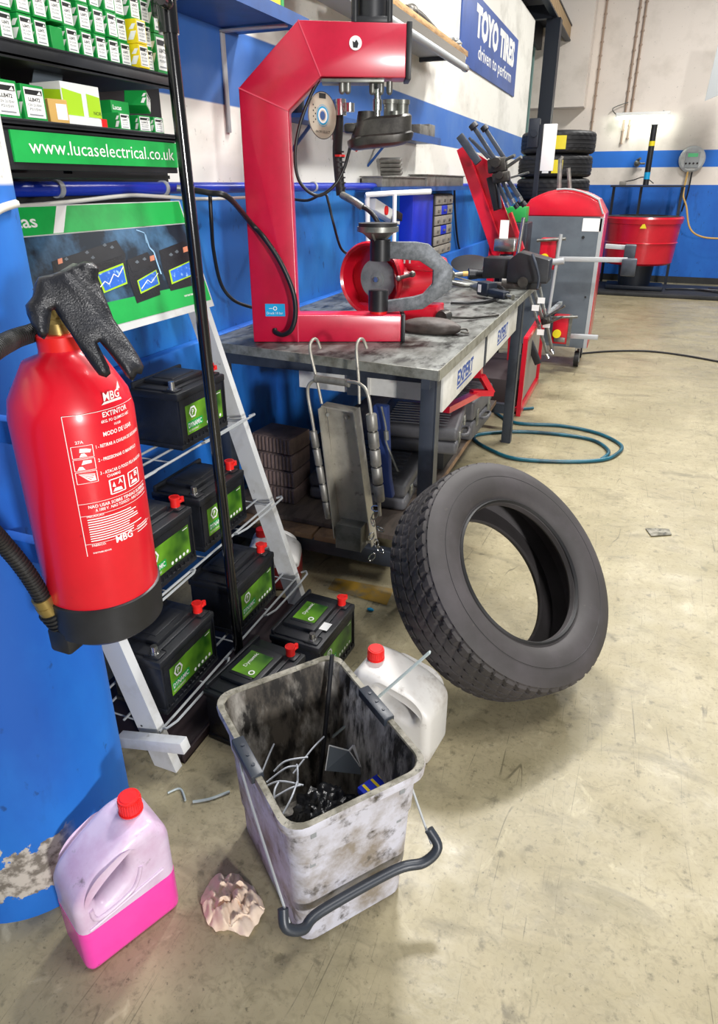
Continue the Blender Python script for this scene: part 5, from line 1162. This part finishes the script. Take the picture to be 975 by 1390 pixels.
# lit batten lamp
lp = root('batten_lamp', 'lit fluorescent batten lamp mounted low on the back wall', 'lamp', tuple(aty(873, 153, 12.4)))
a = aty(836, 158, 12.4); b = aty(910, 156, 12.4)
m = MB(); m.box((a.x, 12.38, a.z-.005), (b.x, 12.48, a.z+.05), .01); m.build('housing', 'white_plain', lp)
m = MB(); m.cyl((a.x+.03, 12.40, a.z-.02), (b.x-.03, 12.40, a.z-.02), .022, seg=16); m.build('tube', 'lamp_lit', lp)
m = MB(); m.cyl((a.x+.1, 12.42, a.z+.05), (a.x+.1, 12.6, a.z+.05), .012); m.cyl((b.x-.1, 12.42, a.z+.05), (b.x-.1, 12.6, a.z+.05), .012); m.tube([(a.x, 12.45, a.z+.03), (a.x-.06, 12.5, a.z+.12), (a.x+.15, 12.55, a.z+.2)], .008, 6, 5); m.build('mounting', 'grey_metal', lp)
# wall table, black cylinder, gauge
t = root('wall_table', 'dark narrow table against the back wall holding a black cylinder', 'table', (.05, 12.2, 0))
a = aty(830, 252, 11.9); b = aty(930, 253, 11.9)
m = MB(); m.box((a.x, 11.7, 1.46), (b.x, 12.35, 1.485)); m.build('top', 'steel_black', t)
for x in (a.x+.02, (a.x+b.x)/2-.1, b.x-.04):
    m = MB(); m.box((x, 12.05, 0), (x+.04, 12.09, 1.46)); m.build('leg', 'steel_black', t)
t = root('hydraulic_cylinder', 'tilted black cylinder with blue and yellow bands standing on the back table', 'cylinder', tuple(aty(878, 248, 12)))
a = aty(877, 249, 12.0); b = aty(889, 170, 12.0); a.z = 1.487
m = MB(); m.cyl(a, b, .042, seg=20); m.cyl(b, b+(b-a)*.01, .05, seg=20); m.build('barrel', 'black_plastic', t)
m = MB(); m.cyl(a.lerp(b, .1), a.lerp(b, .22), .044, seg=20); m.build('blue_band', 'label_blue', t)
m = MB(); m.cyl(a.lerp(b, .66), a.lerp(b, .74), .044, seg=20); m.build('yellow_band', 'label_yellow', t)
t = root('tap_fitting', 'small metal tap fitting on the wall left of the black cylinder', 'tap', tuple(aty(865, 222, 12.5))); m = MB(); c = aty(865, 222, 12.5); m.sphere(c, .05, 10); m.cyl(c, c+Vector((0, .11, 0)), .03); m.cyl(c, c+Vector((.12, 0, .0)), .015); m.cyl(c+Vector((0, 0, .05)), c+Vector((.04, -.05, .07)), .02); m.build('fitting', 'grey_metal', t)
t = root('socket_box', 'grey socket box on the back table left of the cylinder', 'socket', tuple(aty(846, 246, 12.2))); m = MB(); c = aty(846, 247, 12.2); m.box((c.x-.05, 12.15, 1.486), (c.x+.05, 12.25, 1.54), .006); m.build('housing', 'box_grey', t); m = MB(); m.tube([(c.x, 12.2, 1.53), (c.x+.15, 12.2, 1.56), (c.x+.3, 12.2, 1.6), (c.x+.45, 12.2, 1.51)], .008, 6, 5); m.build('lead', 'hose_black', t)
t = root('tyre_inflator_gauge', 'round grey digital tyre inflator gauge on the back wall', 'gauge', tuple(aty(940, 216, 12.4)))
c = aty(940, 216, 12.5); m = MB(); m.lathe([(0, .10), (.16, .10), (.185, .08), (.19, .02), (.19, 0), (0, 0)], 40, frame((c.x, 12.58, c.z), (1, 0, 0), z=(0, -1, 0))); m.build('housing', 'white_paint', t)
m = MB(); m.box((c.x-.10, 12.46, c.z-.12), (c.x+.10, 12.475, c.z+.10), .004); fc = m.build('face_plate', 'strip_grey', t)
m = MB(); m.box((c.x-.07, 12.455, c.z+.03), (c.x+.07, 12.461, c.z+.08)); m.build('screen', 'lcd_green', fc)
m = MB()
for i in range(4): m.cyl((c.x-.08+.053*i, 12.46, c.z-.06), (c.x-.08+.053*i, 12.45, c.z-.06), .014, seg=10)
m.build('button', 'tray_dark', fc)
m = MB(); m.tube([(c.x-.03, 12.5, c.z-.18), (c.x-.04, 12.4, c.z-.5), aty(932, 280, 12.2), aty(937, 310, 12.1), aty(955, 322, 12), aty(990, 324, 12)], .014, 8, 6); m.build('hose', 'carton_tan', t)
m = MB(); m.tube([(c.x+.03, 12.5, c.z-.18), (c.x+.02, 12.45, c.z-.5), (c.x-.02, 12.45, c.z-.75)], .012, 8, 6); m.build('cable', 'hose_black', t)

# ================================================================ red drum on the dark platform
t = root('lift_platform', 'low dark platform on the floor along the back wall', 'platform', (.3, 12, 0))
m = MB(); m.box((-1.2, 10.75, 0), (1.9, 11.9, .055), .01); m.build('deck', 'ramp_dark', t)
m = MB(); 
for i in range(4): m.tube([(.5+.2*i, 11.2+.1*i, .07), (.9+.2*i, 11.3, .075), (1.3+.1*i, 11.1+.2*i, .07), (1.8, 11.4, .07)], .014, 6, 4)
m.build('cable_run', 'hose_black', t)
dr = root('red_drum', 'large red round steel tank with a yellow warning sticker', 'tank', (.05, 11.2, 0))
DT = Matrix.Translation((.04, 11.25, 0))
m = MB(); m.lathe([(0, .42), (.44, .42), (.48, .45), (.50, .72), (.515, .725), (.50, .735), (.52, .98), (.535, .985), (.545, 1.05), (.53, 1.075), (.50, 1.07), (.48, 1.0), (0, .98)], 56, DT); m.build('tank', 'red_paint', dr)
m = MB(); m.cyl((.04, 11.25, .06), (.04, 11.25, .42), .22, .25, 24); m.box((-.35, 11.0, .06), (.45, 11.5, .12), .01); m.build('pedestal', 'steel_black', dr)
m = MB(); m.lathe([(.5, 1.078), (.36, 1.085), (.34, 1.07), (0, 1.07)], 40, DT); m.build('lid', 'dark_metal', dr)
c = aty(874, 306, 10.74); m = MB(); m.poly([(c.x-.045, 10.715, c.z-.04), (c.x+.045, 10.715, c.z-.04), (c.x, 10.715, c.z+.045)]); m.build('warning_sticker', 'label_yellow', dr)

# ================================================================ tyre stack on a rack behind the cabinet
tyR = .40
TYm = MB(); TYm.add(tyre_mesh(tyR, .22, .225, 120, .008, 30)); tme_o = TYm.build('tyre_body', 'tyre_new')
prev = None
for k, lab in enumerate(('bottom new tyre of the stack behind the red cabinet', 'second new tyre from the bottom behind the red cabinet', 'new tyre second from the top with yellow and white stickers', 'top new tyre of the stack with a yellow sticker')):
    r = root('new_tyre', lab, 'tyre', (-.985+(.0 if k < 3 else .01), 8.5, 1.80-.232*(3-k)), 13*k, 'stacked new tyres')
    if k == 0: tme_o.parent = r; tme_o.location = (0, 0, .225); prev = tme_o
    else: d_ = prev.copy(); col.objects.link(d_); d_.parent = r
    r['_'] = 0; del r['_']
    if k >= 2:
        for a0, mt_, w_ in ((-80, 'label_yellow', 16), (-97, 'print_white', 10)):
            m = MB(); a0r = math.radians(a0-13*k)
            m.lathe([(tyR+.003, .04), (tyR+.003, .17)], 6, None, a0=a0r-math.radians(w_/2), a1=a0r+math.radians(w_/2)); m.build('tread_sticker', mt_, r, local=True)
t = root('tyre_rack', 'dark steel rack carrying the stack of new tyres', 'rack', (-1, 8.5, 0))
m = MB()
for x in (-1.38, -.62):
    for y in (8.2, 8.8): m.box((x-.02, y-.02, 0), (x+.02, y+.02, 1.09))
m.box((-1.4, 8.18, 1.06), (-.6, 8.82, 1.098)); m.build('frame', 'steel_black', t)
t = root('white_post_panel', 'narrow white upright panel in front of the tyre stack', 'panel', (-.9, 7.2, 0))
a = aty(748, 168, 7.2); b = aty(738, 232, 7.2); m = MB(); m.box((a.x-.06, 7.2, b.z), (a.x+.06, 7.24, a.z), .003); m.build('panel', 'white_plain', t)
m = MB(); m.box((a.x-.11, 7.22, 0), (a.x-.07, 7.28, a.z+.0)); m.box((a.x-.10, 7.24, b.z+.1), (a.x, 7.26, b.z+.14)); m.cyl((a.x-.14, 7.18, b.z+.32), (a.x-.14, 7.16, b.z+.32), .03, seg=14); m.box((a.x-.2, 7.18, b.z+.2), (a.x-.1, 7.26, b.z+.45), .01); m.build('black_post', 'steel_black', t)

# ================================================================ red and grey alignment cabinet
CYc = 6.15
cb = root('alignment_cabinet', 'red and grey rounded-top cabinet on castors with bars sticking out to the right', 'cabinet', (-.6, 6.3, 0))
cx0, cx1 = -.95, -.27
out = [(cx0, .18), (cx1, .18), (cx1, 1.24)]
arc = []
for i in range(11):
    t_ = i/10; arc.append((cx1-.0-(cx1-cx0)*t_*1.0, 1.26+.205*math.sin(math.pi*(.10+.80*t_))**.8))
body = [(cx0, .18), (cx1, .18), (cx1, 1.28)]+arc[1:-1]+[(cx0, 1.28)]
FY = frame((0, CYc, 0), (1, 0, 0), (0, 0, 1))
m = MB(FY); m.prism(body, -.50, -.01, bev=.004); m.build('shell', 'red_paint', cb)
m = MB(FY); m.prism([(cx0+.0, .18), (cx1-.035, .18), (cx1-.035, 1.255), (cx0, 1.255)], -.02, .006); m.build('grey_front', 'cab_grey', cb)
m = MB(FY); m.prism([(cx0+.02, 1.262), (cx1-.01, 1.262)]+[(a, b-.02) for a, b in arc[1:-1]], -.02, .008, bev=.003); m.build('red_hood', 'red_paint', cb)
m = MB(FY); m.prism([(cx1-.035, .18), (cx1-.005, .18), (cx1-.005, 1.25), (cx1-.035, 1.25)], -.02, .008); m.build('edge_trim', 'strip_grey', cb)
m = MB(); m.tube([(cx1-.02, CYc-.012, 1.28)]+[(a, CYc-.012, b) for a, b in arc[1:7]], .008, 6, 1); m.build('hood_piping', 'strip_grey', cb)
m = MB(FY); a = aty(792, 298, CYc); m.prism([(a.x, a.z-.09), (a.x+.15, a.z-.09), (a.x+.15, a.z+.01), (a.x, a.z+.01)], .006, .008); m.build('notice', 'print_white', cb)
m = MB(); c = aty(792, 322, CYc); m.cyl((c.x, CYc-.006, c.z), (c.x, CYc-.012, c.z), .012, seg=12); c = aty(795, 403, CYc); m.cyl((c.x, CYc-.006, c.z), (c.x, CYc-.012, c.z), .008, seg=12); m.build('screw', 'print_black', cb)
for x in (cx0+.08, cx1-.08):
    for y in (CYc+.06, CYc+.42):
        m = MB(); m.cyl((x-.02, y, .07), (x+.02, y, .07), .07, seg=24); w_ = m.build('castor_wheel', 'rubber', cb)
        m = MB(); m.box((x-.022, y-.02, .05), (x-.017, y+.03, .18)); m.box((x+.017, y-.02, .05), (x+.022, y+.03, .18)); m.box((x-.022, y-.03, .165), (x+.022, y+.04, .18)); m.cyl((x-.025, y, .055), (x+.025, y, .055), .018, seg=12); m.build('castor_fork', 'strip_grey', w_)
# bars and camera block
m = MB(); a = aty(672, 350, 5.95); b = aty(852, 353, 5.95); m.beam(a, b, .05, .035, bev=.003); m.build('slide_bar', 'strip_grey', cb)
m = MB(); m.beam(aty(822, 334, 6.2), aty(850, 336, 6.2), .05, .035, bev=.003); m.build('slide_bar', 'strip_grey', cb)
m = MB(); m.beam(aty(775, 456, 5.95), aty(812, 458, 5.95), .05, .035, bev=.003); m.build('slide_bar', 'strip_grey', cb)
m = MB(); m.box((aty(847, 340, 5.95).x, 5.88, aty(855, 374, 5.95).z), (aty(866, 350, 5.95).x, 6.0, aty(855, 351, 5.95).z), .01); m.build('clamp_block', 'frame_grey', cb)
m = MB(); m.box((aty(848, 340, 6.2).x, 6.12, aty(855, 352, 6.2).z), (aty(862, 350, 6.2).x, 6.25, aty(855, 332, 6.2).z), .01); m.build('clamp_block', 'frame_grey', cb)
m = MB(); m.cyl(aty(772, 228, 6.3), aty(774, 258, 6.3), .016); m.cyl(aty(761, 215, 6.3), aty(759, 258, 6.3), .018); m.tube([aty(764, 212, 6.3), aty(760, 225, 6.3), aty(759, 258, 6.3)], .014, 8, 3); m.build('top_lever', 'tin_grey', cb)
# two red wheel clamps on the cabinet front
def wheel_clamp(x, y, Y, sc, lab, hang):
    c = aty(x, y, Y); t = root('wheel_sensor', lab, 'wheel sensor', tuple(c), group='red sensors on the cabinet')
    m = MB(); m.box((c.x-.075*sc, Y, c.z-.12*sc), (c.x+.075*sc, Y+.10, c.z+.12*sc), .015); m.build('body', 'red_paint', t)
    m = MB(); m.cyl((c.x-.03, Y-.002, c.z-.03), (c.x-.03, Y-.03, c.z-.03), .034*sc, seg=20); m.build('yellow_knob', 'label_yellow', t)
    m = MB(); m.beam((c.x, Y+.1, c.z), (c.x, CYc-.005, c.z), .04, .04); m.build('mounting_arm', 'frame_grey', t)
    m = MB(); m.cyl((c.x-.1*sc, Y-.01, c.z+.10*sc), (c.x+.12*sc, Y-.02, c.z+.12*sc), .012); m.box((c.x+.055*sc, Y-.01, c.z-.13*sc), (c.x+.08*sc, Y+.02, c.z+.13*sc)); m.box((c.x-.05*sc, Y-.012, c.z-.10*sc), (c.x+.04*sc, Y, c.z-.06*sc), .003); m.build('metal_fittings', 'grey_metal', t)
    return t
wheel_clamp(745, 345, 5.75, 1.0, 'red wheel sensor with a yellow knob at the upper front of the grey cabinet', 0)
wheel_clamp(762, 448, 5.85, 1.0, 'red wheel sensor with a yellow knob at the lower front of the grey cabinet', 0)
t = root('sensor_rod', 'thin pale rod slanting down in front of the grey cabinet', 'rod', tuple(aty(755, 360, 5.6))); m = MB(); m.cyl(aty(762, 318, 5.6), aty(745, 425, 5.6), .012); m.beam(aty(746, 425, 5.6), aty(746, 425, 5.6)+Vector((.03, .56, 0)), .03, .03); m.cyl(aty(746, 356, 5.6), aty(766, 354, 5.6), .025); m.build('rod', 'strip_grey', t)

# ================================================================ leaning red panel with wheel clamps
t = root('clamp_panel', 'tilted red steel panel holder leaning behind the bench', 'holder', (-1, 5.2, .9))
pa = [aty(620, 204, 5.2), aty(632, 197, 5.2), aty(682, 335, 5.2), aty(676, 350, 5.2), aty(668, 345, 5.2)]
def slab(m, pts, d):
    bb = bmesh.new(); bb.faces.new([bb.verts.new(p) for p in pts]); g_ = bmesh.ops.extrude_face_region(bb, geom=bb.faces[:]); bmesh.ops.translate(bb, vec=d, verts=[v for v in g_['geom'] if isinstance(v, bmesh.types.BMVert)]); bmesh.ops.recalc_face_normals(bb, faces=bb.faces[:]); m.add(bb)
m = MB(); slab(m, pa, (0, .06, 0)); slab(m, [aty(632, 199, 5.25), aty(662, 218, 5.25), aty(705, 335, 5.25), aty(705, 345, 5.25), aty(680, 345, 5.25)], (0, .02, 0)); slab(m, [aty(690, 290, 5.2), aty(694, 288, 5.2), aty(711, 338, 5.2), aty(706, 342, 5.2)], (0, .06, 0)); 
m.beam(aty(670, 330, 5.25), (-1.0, 5.25, .0), .05, .05); m.beam(aty(703, 335, 5.25), (-.78, 5.25, .0), .05, .05); m.build('panel', 'red_paint', t)
def barclamp(lab, Y, bars, hub, rods, knobs, tips, plate=(), mt='frame_grey'):
    """bars etc. given as end points and a width in photo pixels, on the plane y = Y"""
    k = Y/905; t = root('wheel_clamp', lab, 'wheel clamp', tuple(aty(hub[0], hub[1], Y)), group='multi-arm wheel clamps')
    for x0, y0, x1, y1, w_ in bars: m = MB(); m.beam(aty(x0, y0, Y-.03), aty(x1, y1, Y-.03), w_*k, max(.02, w_*k*.7), up=(0, -1, 0), bev=.004); m.build('arm', mt, t)
    m = MB()
    for x0, y0, x1, y1, w_ in plate: m.beam(aty(x0, y0, Y), aty(x1, y1, Y), w_*k, .03, up=(0, -1, 0), bev=.004)
    if plate: m.build('back_plate', 'black_plastic', t)
    c = aty(hub[0], hub[1], Y-.05); m = MB(); m.beam(c-Vector((hub[2]*k/2, 0, hub[2]*k*.2)), c+Vector((hub[2]*k/2, 0, -hub[2]*k*.2+.02)), hub[3]*k, .08, up=(0, -1, 0), bev=.01); m.cyl(c, c+Vector((0, -.08, 0)), hub[3]*k*.35, seg=16); m.build('hub', 'dark_metal', t)
    for x0, y0, x1, y1, w_ in rods: m = MB(); m.cyl(aty(x0, y0, Y-.06), aty(x1, y1, Y-.12), w_*k/2, seg=12); m.build('pin', 'grey_metal', t)
    for x0, y0, r_ in knobs: m = MB(); c = aty(x0, y0, Y-.03); m.cyl(c+Vector((.01, 0, -.012)), c+Vector((-.01, 0, .012)), r_*k, seg=10); m.build('knob', 'black_plastic', t)
    for x0, y0, r_ in tips: m = MB(); c = aty(x0, y0, Y-.05); m.cyl(c+Vector((-.012, 0, .018)), c+Vector((.006, 0, -.012)), r_*k, seg=10); m.build('tip', 'chrome', t)
barclamp('upper dark multi-arm wheel clamp hung on the tilted red panel', 5.12, [(624, 184, 650, 221, 9), (637, 187, 663, 215, 3), (641, 190, 668, 216, 3), (643, 172, 671, 215, 5), (659, 175, 686, 217, 5)], (676, 221, 22, 16), [(682, 219, 699, 211, 4), (688, 227, 708, 213, 4)], [(643, 171, 5.5), (658, 174, 4.5)], [])
barclamp('lower dark multi-arm wheel clamp hung on the tilted red panel', 5.10, [(675, 240, 680, 282, 3), (679, 240, 697, 275, 4), (686, 238, 708, 272, 5), (672, 240, 690, 278, 4)], (681, 238, 20, 12), [(694, 241, 718, 234, 2.5)], [(711, 277, 3.5), (701, 280, 3)], [(697, 274, 3), (707, 271, 3), (690, 279, 2.5)], [(666, 240, 676, 285, 10)])
barclamp('tall steel wheel clamp hanging below the vise beside the bench end', 5.0, [(719, 401, 744, 483, 4), (732, 385, 750, 477, 4), (725, 393, 738, 438, 5)], (742, 434, 12, 9), [(742, 430, 767, 415, 3), (745, 438, 764, 430, 3)], [], [(744, 484, 2.5), (750, 478, 2.5)], [(717, 459, 731, 494, 9)], 'grey_metal')
t = root('label_tags', 'pair of small white tags hanging on the steel wheel clamp', 'tags', tuple(aty(726, 418, 5.0)))
for x, y in ((727, 418), (735, 408), (742, 441), (734, 451)):
    m = MB(); c = aty(x, y, 4.92); m.box((c.x-.025, c.y, c.z-.02), (c.x+.025, c.y+.002, c.z+.02)); m.build('tag', 'print_white', t)
t = root('parts_pouch', 'small silver bracket with white paper tag on the red panel', 'bracket', tuple(aty(690, 325, 5.1))); m = MB(); c = aty(685, 315, 5.1); m.box((c.x-.03, 5.08, c.z-.05), (c.x+.03, 5.09, c.z+.08)); m.build('tag', 'print_white', t); m = MB(); m.box((c.x-.06, 5.05, c.z-.13), (c.x+.09, 5.21, c.z-.04), .01); m.cyl((c.x+.11, 5.08, c.z-.16), (c.x+.13, 5.08, c.z+.1), .014); m.build('bracket', 'chrome', t)
t = root('green_box', 'small green box on a dark stool behind the wheel clamps', 'box', tuple(aty(702, 292, 5.6))); m = MB(); c = aty(703, 290, 5.6); m.box((c.x-.09, 5.55, c.z-.06), (c.x+.07, 5.7, c.z+.05), .006); m.build('box', 'carton_green', t)
m = MB(); m.box((c.x-.12, 5.5, c.z-.30), (c.x+.1, 5.75, c.z-.061), .01); m.box((c.x-.12, 5.5, 0), (c.x-.08, 5.54, c.z-.3)); m.box((c.x+.06, 5.5, 0), (c.x+.1, 5.54, c.z-.3)); m.box((c.x-.12, 5.71, 0), (c.x-.08, 5.75, c.z-.3)); m.box((c.x+.06, 5.71, 0), (c.x+.1, 5.75, c.z-.3)); tag(m.build('stool', 'steel_black'), 'dark metal stool under the small green box', 'stool')
# red open cabinet frame beyond the bench, on the floor
t = root('red_tool_cart', 'red open-sided tool cart standing behind the far bench leg', 'tool cart', (-.8, 5.0, 0))
cX = -.60
m = MB()
m.beam((cX, 4.6, .0), (cX, 4.6, .55), .03, .03, up=(1, 0, 0)); m.beam((cX, 5.5, 0), (cX, 5.5, .6), .03, .03, up=(1, 0, 0)); m.beam((cX, 4.6, .03), (cX, 5.5, .03), .03, .04); m.beam((cX, 4.6, .54), (cX, 5.5, .58), .03, .03); m.box((-1.25, 4.62, .02), (cX-.01, 5.5, .05)); m.beam((-1.25, 4.6, 0), (-1.25, 4.6, .5), .03, .03, up=(1, 0, 0)); m.build('frame', 'red_paint', t)
m = MB(); m.box((cX-.012, 4.65, .06), (cX-.006, 5.47, .52)); m.build('mesh_side', 'box_grey', t)
m = MB(); m.box((-1.24, 4.64, .05), (-.63, 5.45, .24), .004); m.build('tray', 'tray_dark', t)
# hoses on the floor
m = MB(); m.tube([atz(540, 470, .95) if 0 else atz(672, 562), atz(700, 576), atz(760, 580), atz(810, 590), atz(842, 606), atz(838, 618), atz(815, 627), atz(760, 629), atz(700, 625), atz(668, 614), atz(645, 600), atz(650, 592), atz(700, 588), atz(760, 592), atz(805, 600), atz(826, 615), atz(815, 627)], .011, 10, 8)
o_ = m.build('air_hose', 'hose_teal', None, 80); o_.location.z = .012; tag(o_, 'teal rubber air hose lying in loops on the floor beyond the tyre', 'hose')
m = MB(); m.tube([atz(695, 559), atz(712, 557), atz(724, 556)], .010, 8, 4); o_ = m.build('hose_end', 'hose_teal', None, 80); o_.location.z = .012; tag(o_, 'short teal hose end with a brass connector by the red cart', 'hose')
m = MB(); m.tube([atz(790, 481), atz(830, 478), atz(880, 478), atz(930, 484), atz(985, 494)], .009, 8, 6); o_ = m.build('floor_cable', 'rubber', None, 80); o_.location.z = .01; tag(o_, 'thin dark cable crossing the floor right of the cabinet', 'cable')
# yellow paint strip on floor under the bench front, blue bit, debris
m = MB(); q = [atz(455, 785), atz(535, 800), atz(525, 822), atz(445, 800)]; 
m.poly([p+Vector((0, 0, .002)) for p in q]); struct(m.build('trim_7', 'floor_yellow'))
m = MB(); c = atz(503, 829); m.sphere((c.x, c.y, .006), .014, 10, (1, .6, .45)); tag(m.build('plastic_scrap', 'label_blue'), 'tiny light blue plastic piece on the floor left of the tyre', 'plastic piece')
t = root('metal_scrap', 'small dark torn strip lying on the floor at the right', 'scrap', tuple(atz(893, 723))); m = MB(); slab(m, [atz(876, 718)+Vector((0, 0, .003)), atz(908, 719)+Vector((0, 0, .004)), atz(912, 727)+Vector((0, 0, .003)), atz(884, 729)+Vector((0, 0, .005))], (0, 0, .002)); m.build('strip', 'bucket_rim', t)
m = MB(); m.tube([atz(262, 1090), atz(285, 1086), atz(312, 1076)], .004, 6, 5); m.tube([atz(228, 1078), atz(245, 1072), atz(252, 1088)], .003, 6, 5); o_ = m.build('clear_wrap', 'clear_tube', None, 80); o_.location.z = .004; tag(o_, 'scraps of clear film on the floor under the rack foot', 'film')
# dark tray on the floor under the rack and its batteries
t = root('drip_tray', 'dark flat tray on the floor under the battery rack', 'tray', (-1.15, 1.4, 0)); m = MB(); m.box((-1.40, 1.12, .0), (-.97, 1.95, .012), .004); m.box((-.982, 1.12, 0), (-.97, 1.95, .03), .003); m.build('tray', 'tray_dark', t)
# brochure holder at bottom of the mezzanine side: grey hanging flag on far right
t = root('hanging_banner', 'grey triangular cloth corner hanging at the right edge by the back wall', 'banner', tuple(aty(970, 100, 11.5))); m = MB(); slab(m, [aty(957, 137, 11.5), aty(975, 60, 11.5), aty(1010, 60, 11.5), aty(1010, 115, 11.5)], (0, .02, 0)); m.build('cloth', 'strip_grey', t)
